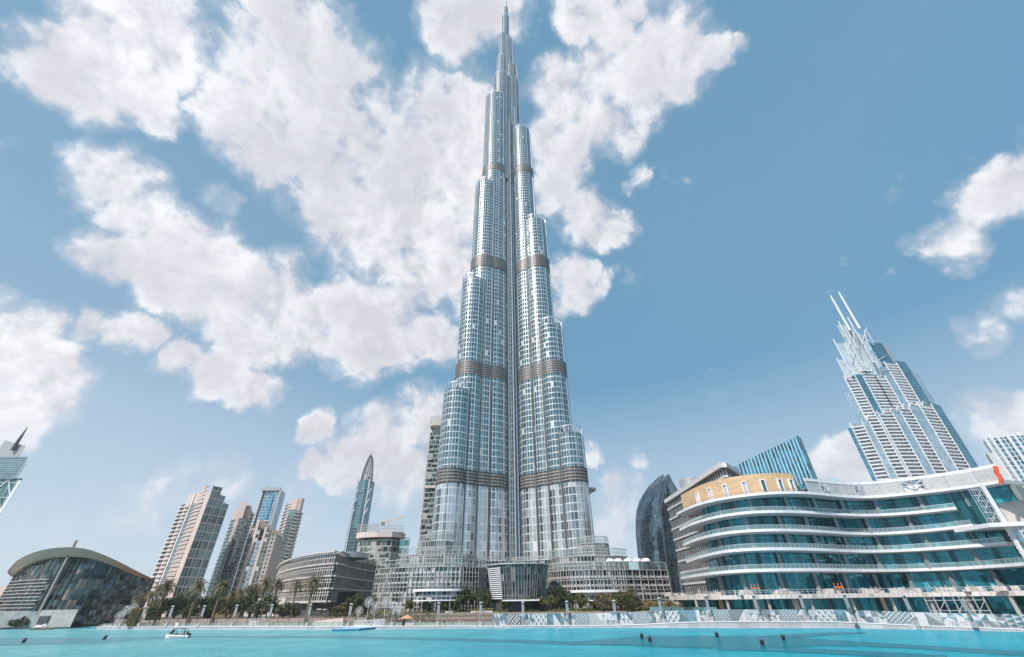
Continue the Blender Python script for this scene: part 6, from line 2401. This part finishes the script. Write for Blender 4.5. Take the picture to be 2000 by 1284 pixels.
# ------------------------------------------------------------------ people on the quay
def make_person():
    t = thing('person', 'person', 'person', (0, 0, 0))
    V = [(0, 0, 0.95), (0, 0, 1.15), (0, 0, 1.38), (0, 0, 1.52), (0, -0.02, 1.62), (0, -0.02, 1.74),
         (0.19, 0, 1.40), (0.24, 0.03, 1.13), (0.25, -0.06, 0.88), (-0.19, 0, 1.40), (-0.24, 0.02, 1.13), (-0.25, -0.05, 0.88),
         (0.10, 0, 0.90), (0.11, -0.02, 0.50), (0.12, 0.03, 0.09), (0.12, -0.13, 0.04), (-0.10, 0, 0.90), (-0.11, 0.03, 0.50), (-0.12, 0.08, 0.09), (-0.12, -0.06, 0.04)]
    Ed = [(0, 1), (1, 2), (2, 3), (3, 4), (4, 5), (2, 6), (6, 7), (7, 8), (2, 9), (9, 10), (10, 11), (0, 12), (12, 13), (13, 14), (14, 15), (0, 16), (16, 17), (17, 18), (18, 19)]
    rad = [.15, .15, .16, .06, .085, .075, .075, .05, .035, .075, .05, .035, .09, .065, .045, .04, .09, .065, .045, .04]
    me = bpy.data.meshes.new('body')
    me.from_pydata(V, Ed, [])
    me.materials.append(skin)
    o = bpy.data.objects.new('body', me)
    C.objects.link(o)
    o.parent = t
    sk = o.modifiers.new('skin', 'SKIN')
    ld = me.skin_vertices[0].data if me.skin_vertices else None
    if ld is None:
        import bmesh
        bm = bmesh.new()
        bm.from_mesh(me)
        bm.verts.layers.skin.verify()
        bm.to_mesh(me)
        bm.free()
        ld = me.skin_vertices[0].data
    for i, r_i in enumerate(rad):
        ld[i].radius = (r_i, r_i)
        ld[i].use_root = (i == 0)
    sb = o.modifiers.new('sub', 'SUBSURF')
    sb.levels = sb.render_levels = 1
    m = MB()
    m.tube([(0, 0, 1.66), (0, 0.01, 1.74), (0, 0.02, 1.82)], [0.10, 0.115, 0.05], 10)
    m.build('hair', black, t)
    return t


def dress(t, top, bottom, robe=False):
    m = MB()
    m.tube([(0, 0, 0.92), (0, 0, 1.15), (0, 0, 1.40), (0, 0, 1.50)], [0.185, 0.185, 0.20, 0.09], 12)
    for s_ in (-1, 1):
        m.tube([(0.15 * s_, 0, 1.42), (0.215 * s_, 0.0, 1.30), (0.245 * s_, 0.03, 1.08)], [0.09, 0.085, 0.07], 8)
    off = t.location
    o = m.build('shirt', top)
    o.parent = t
    m = MB()
    if robe:
        m.tube([(0, 0, 0.06), (0, 0, 0.5), (0, 0, 0.95)], [0.27, 0.21, 0.19], 12)
    else:
        for s_, dy in ((1, -0.02), (-1, 0.03)):
            m.tube([(0.10 * s_, 0, 0.95), (0.11 * s_, dy, 0.5), (0.12 * s_, dy + 0.05, 0.08)], [0.125, 0.095, 0.075], 8)
    o = m.build('robe' if robe else 'trousers', bottom)
    o.parent = t


PEOPLE = [(867, 1221.5, 'person in dark clothes standing alone left on the quay steps', black, black, False), (884, 1221.5, 'person in brown and grey walking between the dark one and the white robed pair', brownstone, darkconc, False),
          (898, 1219.5, 'person in a long white robe, left one of the pair on the quay', white, white, True), (903.5, 1219.5, 'person in a pale grey long robe, right one of the pair on the quay', greymetal, offwhite, True),
          (820, 1219.5, 'person in white shirt standing right of the kiosk', white, darkconc, False), (290, 1221, 'person in red top near the foot of the left palms', red, black, False), (694, 1216, 'person in black beside the white gangway fence', black, black, False),
          (446, 1209, 'person in white top behind the glass railing below the yellow hedge', white, brownstone, False)]
for i, (px, py, lab, top, bot, robe) in enumerate(PEOPLE):
    o = make_person()
    Y = shore_y(G(px, 1228).x) + (5.0 if i != 4 else 4.2)
    q = P(px, py, Y)
    dress(o, top, bot, robe)
    o.location = (q.x, Y, deck_z(q.x))
    o.rotation_euler = (0, 0, i * 0.9)
    o['label'] = lab

# ------------------------------------------------------------------ boats
q = G(346, 1246, 0)
t = thing('boat', 'small white boat with a dark canopy crossing the lake at the left', 'boat', (q.x, q.y, 0))
bx, by = q.x, q.y
Lb = P(371, 1246, by).x - P(325, 1246, by).x
m = MB()
rows = []
for k in range(11):
    f = k / 10
    x = bx - Lb / 2 + Lb * 0.88 * f
    wdt = 1.15 * math.sin(min(1.0, f * 2.2 + 0.12) * math.pi / 2)
    sheer = 0.95 - 0.28 * f
    rows.append([(x, by - wdt, sheer), (x, by - wdt * 1.05, sheer - 0.3), (x, by - wdt * 0.8, 0.0), (x, by, -0.3), (x, by + wdt * 0.8, 0.0), (x, by + wdt * 1.05, sheer - 0.3), (x, by + wdt, sheer)])
m.sheet(rows)
m.face([rows[-1][i] for i in range(7)])
m.face([rows[0][i] for i in reversed(range(7))])
for a, b in zip(rows, rows[1:]):
    m.face([(a[0][0], a[0][1] + 0.1, a[0][2] - 0.25), (b[0][0], b[0][1] + 0.1, b[0][2] - 0.25), (b[6][0], b[6][1] - 0.1, b[6][2] - 0.25), (a[6][0], a[6][1] - 0.1, a[6][2] - 0.25)])
m.build('hull', white, t)
m = MB()
for k in (0, 1):
    s_ = -0.8 if k == 0 else 0.8
    for x in (-0.2, 0.18):
        m.beam((bx + x * Lb, by + s_, 0.6), (bx + x * Lb + 0.1, by + s_, 2.35), 0.08)
m.beam((bx - 0.36 * Lb, by - 0.7, 0.8), (bx - 0.2 * Lb, by - 0.7, 2.35), 0.09)
m.beam((bx - 0.36 * Lb, by + 0.7, 0.8), (bx - 0.2 * Lb, by + 0.7, 2.35), 0.09)
m.build('canopy_frame', darkmetal, t)
m = MB()
m.sheet([[(bx - 0.27 * Lb + 0.55 * Lb * f, by - 1.0, 2.35 + 0.15 * math.sin(f * 3.14)) for f in [k / 6 for k in range(7)]], [(bx - 0.27 * Lb + 0.55 * Lb * f, by + 1.0, 2.35 + 0.15 * math.sin(f * 3.14)) for f in [k / 6 for k in range(7)]]])
m.box(bx, by, 2.28, 0.54 * Lb, 1.9, 0.06)
m.build('canopy', darkmetal, t)
m = MB()
m.box(bx - 0.12 * Lb, by, 0.45, 0.8, 0.8, 0.8)
m.build('console', darkconc, t)
m = MB()
m.face([(bx - 0.36 * Lb, by - 0.7, 0.9), (bx - 0.36 * Lb, by + 0.7, 0.9), (bx - 0.22 * Lb, by + 0.7, 2.1), (bx - 0.22 * Lb, by - 0.7, 2.1)])
m.build('windscreen', darkmetal, t)
m = MB()
m.box(bx + 0.45 * Lb, by, 0.1, 0.7, 0.5, 0.5)
m.box(bx + 0.47 * Lb, by, 0.55, 0.8, 0.6, 0.6)
m.build('outboard_motor', black, t)
m = MB()
m.tube([(bx + 0.42 * Lb, by - 0.9, 0.3), (bx + 0.52 * Lb, by - 0.8, 0.35)], [0.36, 0.30], 8)
m.build('fender', white, t)
o = make_person()
dress(o, red, black)
o.location = (bx + 0.24 * Lb, by - 0.1, 0.25)
o['label'] = 'person in red top at the stern of the small white boat'
o['category'] = 'person'
o = make_person()
dress(o, black, black)
o.location = (bx + 0.36 * Lb, by + 0.1, 0.15)
o['label'] = 'person in black beside the outboard motor of the small white boat'

q = G(80, 1230.5, 0)
t = thing('boat', 'moored dark boat with a white cover near the left shore', 'boat', (q.x, q.y, 0))
m = MB()
rows = []
bx, by = q.x, q.y
for k in range(9):
    f = k / 8
    x = bx - 4.5 + 10 * f
    wdt = 1.2 * math.sin(min(1, (1 - f) * 2 + 0.1) * math.pi / 2)
    rows.append([(x, by - wdt, 0.75), (x, by - wdt * 0.8, -0.1), (x, by + wdt * 0.8, -0.1), (x, by + wdt, 0.75)])
m.sheet(rows)
m.face([r[0] for r in rows] + [r[3] for r in reversed(rows)])
m.build('hull', darkconc, t)
m = MB()
m.tube([(bx - 3.8, by, 0.6), (bx - 2.8, by, 1.2), (bx - 1, by, 1.0), (bx + 1, by, 1.5), (bx + 2.2, by, 0.8)], [0.4, 0.8, 0.7, 0.9, 0.5], 8)
m.build('cover', offwhite, t)
q = G(347, 1228.2, 0)
t = thing('boat', 'tiny white service boat moored at the quay right behind the canopied boat', 'boat', (q.x, q.y, 0))
m = MB()
m.prism([(q.x - 2.4, q.y - 0.2), (q.x - 1.6, q.y - 1), (q.x + 2.4, q.y - 1), (q.x + 2.4, q.y + 0.6), (q.x - 1.6, q.y + 0.6)], -0.1, 0.7)
m.build('hull', white, t)
m = MB()
m.box(q.x - 0.6, q.y - 0.2, 0.7, 1.6, 1.0, 1.5)
m.build('wheelhouse', offwhite, t)
m = MB()
m.tube([(q.x - 0.6, q.y - 0.2, 2.2), (q.x - 0.6, q.y - 0.2, 4.0)], 0.06, 6)
m.box(q.x - 0.6, q.y - 0.2, 4.0, 1.6, 0.8, 1.2)
m.build('equipment_box', darkconc, t)

# fountain posts standing in the water
FP = [(44, 1256, 'black slanted post in the wide grey band, farthest left in the water'), (202, 1250, 'black slanted post in the water with a bird on top, left of the boat'),
      (1254, 1248, 'left upper black post of the pair in the water right of centre'), (1270, 1254.5, 'lower right black post of the pair in the water right of centre'), (1401, 1245, 'lone black hooked post below the mall left end'),
      (1490, 1261, 'nearest black post in the broad dark band'), (1531, 1251, 'black post right of the nearest one, closer to the quay')]
f0 = None
for i, (px, py, lab) in enumerate(FP):
    q = G(px, py, 0)
    if f0 is None:
        f0 = thing('fountain_post', lab, 'post', tuple(q), 'black fountain posts in the water')
        m = MB()
        b_ = q
        m.tube([(q.x, q.y, -0.5), (q.x + 0.06, q.y, 0.9)], [0.42, 0.42], 12)
        m.build('post', black, f0)
        m = MB()
        m.tube([(q.x + 0.06, q.y, 0.85), (q.x + 0.08, q.y - 0.1, 1.12)], [0.46, 0.40], 12)
        m.build('nozzle_cap', darkmetal, f0)
        o = f0
    else:
        o = dup(f0, tuple(q), i * 0.6, 1.0, lab)
    o.rotation_euler = (0.0, R(16) if px < 300 else R(-6), i * 0.3)
q = G(202, 1250, 0)
t = thing('bird', 'small pale bird perched on the black post left of the boat', 'bird', (q.x + 0.3, q.y, 1.12))
m = MB()
cx, cy, cz = q.x + 0.35, q.y, 1.22
m.tube([(cx - 0.34, cy, cz - 0.02), (cx - 0.12, cy, cz + 0.04), (cx + 0.08, cy, cz + 0.08), (cx + 0.18, cy, cz + 0.2), (cx + 0.27, cy, cz + 0.24), (cx + 0.36, cy, cz + 0.22)], [0.02, 0.10, 0.11, 0.07, 0.06, 0.01], 8)
m.tube([(cx, cy - 0.03, cz - 0.12), (cx, cy - 0.03, cz)], 0.012, 5)
m.tube([(cx, cy + 0.03, cz - 0.12), (cx, cy + 0.03, cz)], 0.012, 5)
m.build('body', offwhite, t, smooth=True)

# white terrace umbrellas on the right podium roof
u0 = None
UP = [(1193, 'leftmost pale umbrella on the podium roof right of the tower'), (1209, 'second pale umbrella from the left on the podium roof'), (1228, 'middle pale umbrella on the podium roof'), (1246, 'second pale umbrella from the right on the podium roof'), (1263, 'rightmost pale umbrella on the podium roof')]
zr = P(1150, 1112, 222).z
for i, (px, lab) in enumerate(UP):
    q = P(px, 1105, 232)
    if u0 is None:
        u0 = thing('umbrella', lab, 'umbrella', (q.x, 232, zr), 'pale umbrellas on the podium roof')
        m = MB()
        rows = []
        for k in range(7):
            f = k / 6
            rows.append([(q.x + 2.3 * math.sin(f * 1.57) * math.cos(6.2832 * a / 16), 232 + 2.3 * math.sin(f * 1.57) * math.sin(6.2832 * a / 16), zr + 3.4 + 1.6 * math.cos(f * 1.57)) for a in range(17)])
        m.sheet(rows[::-1])
        m.build('shade', white, u0)
        m = MB()
        m.tube([(q.x, 232, zr), (q.x, 232, zr + 4.9)], 0.08, 6)
        m.build('pole', steel, u0)
    else:
        dup(u0, (q.x, 232, zr), label=lab)

# ------------------------------------------------------------------ thin desert haze round the whole scene
hz_ = MB()
hz_.prism([(-900, -300), (900, -300), (900, 1000), (-900, 1000)], -2, 1060, bottom=True)
hm = bpy.data.materials.new('haze_air')
hm.use_nodes = True
T = NT(hm.node_tree)
pv = T.n('ShaderNodeVolumePrincipled', {'Color': (0.86, 0.90, 0.95, 1), 'Density': 0.00011, 'Anisotropy': 0.2})
o_ = T.n('ShaderNodeOutputMaterial')
hm.node_tree.links.new(pv.outputs[0], o_.inputs['Volume'])
tag(hz_.build('haze', hm), kind='stuff')
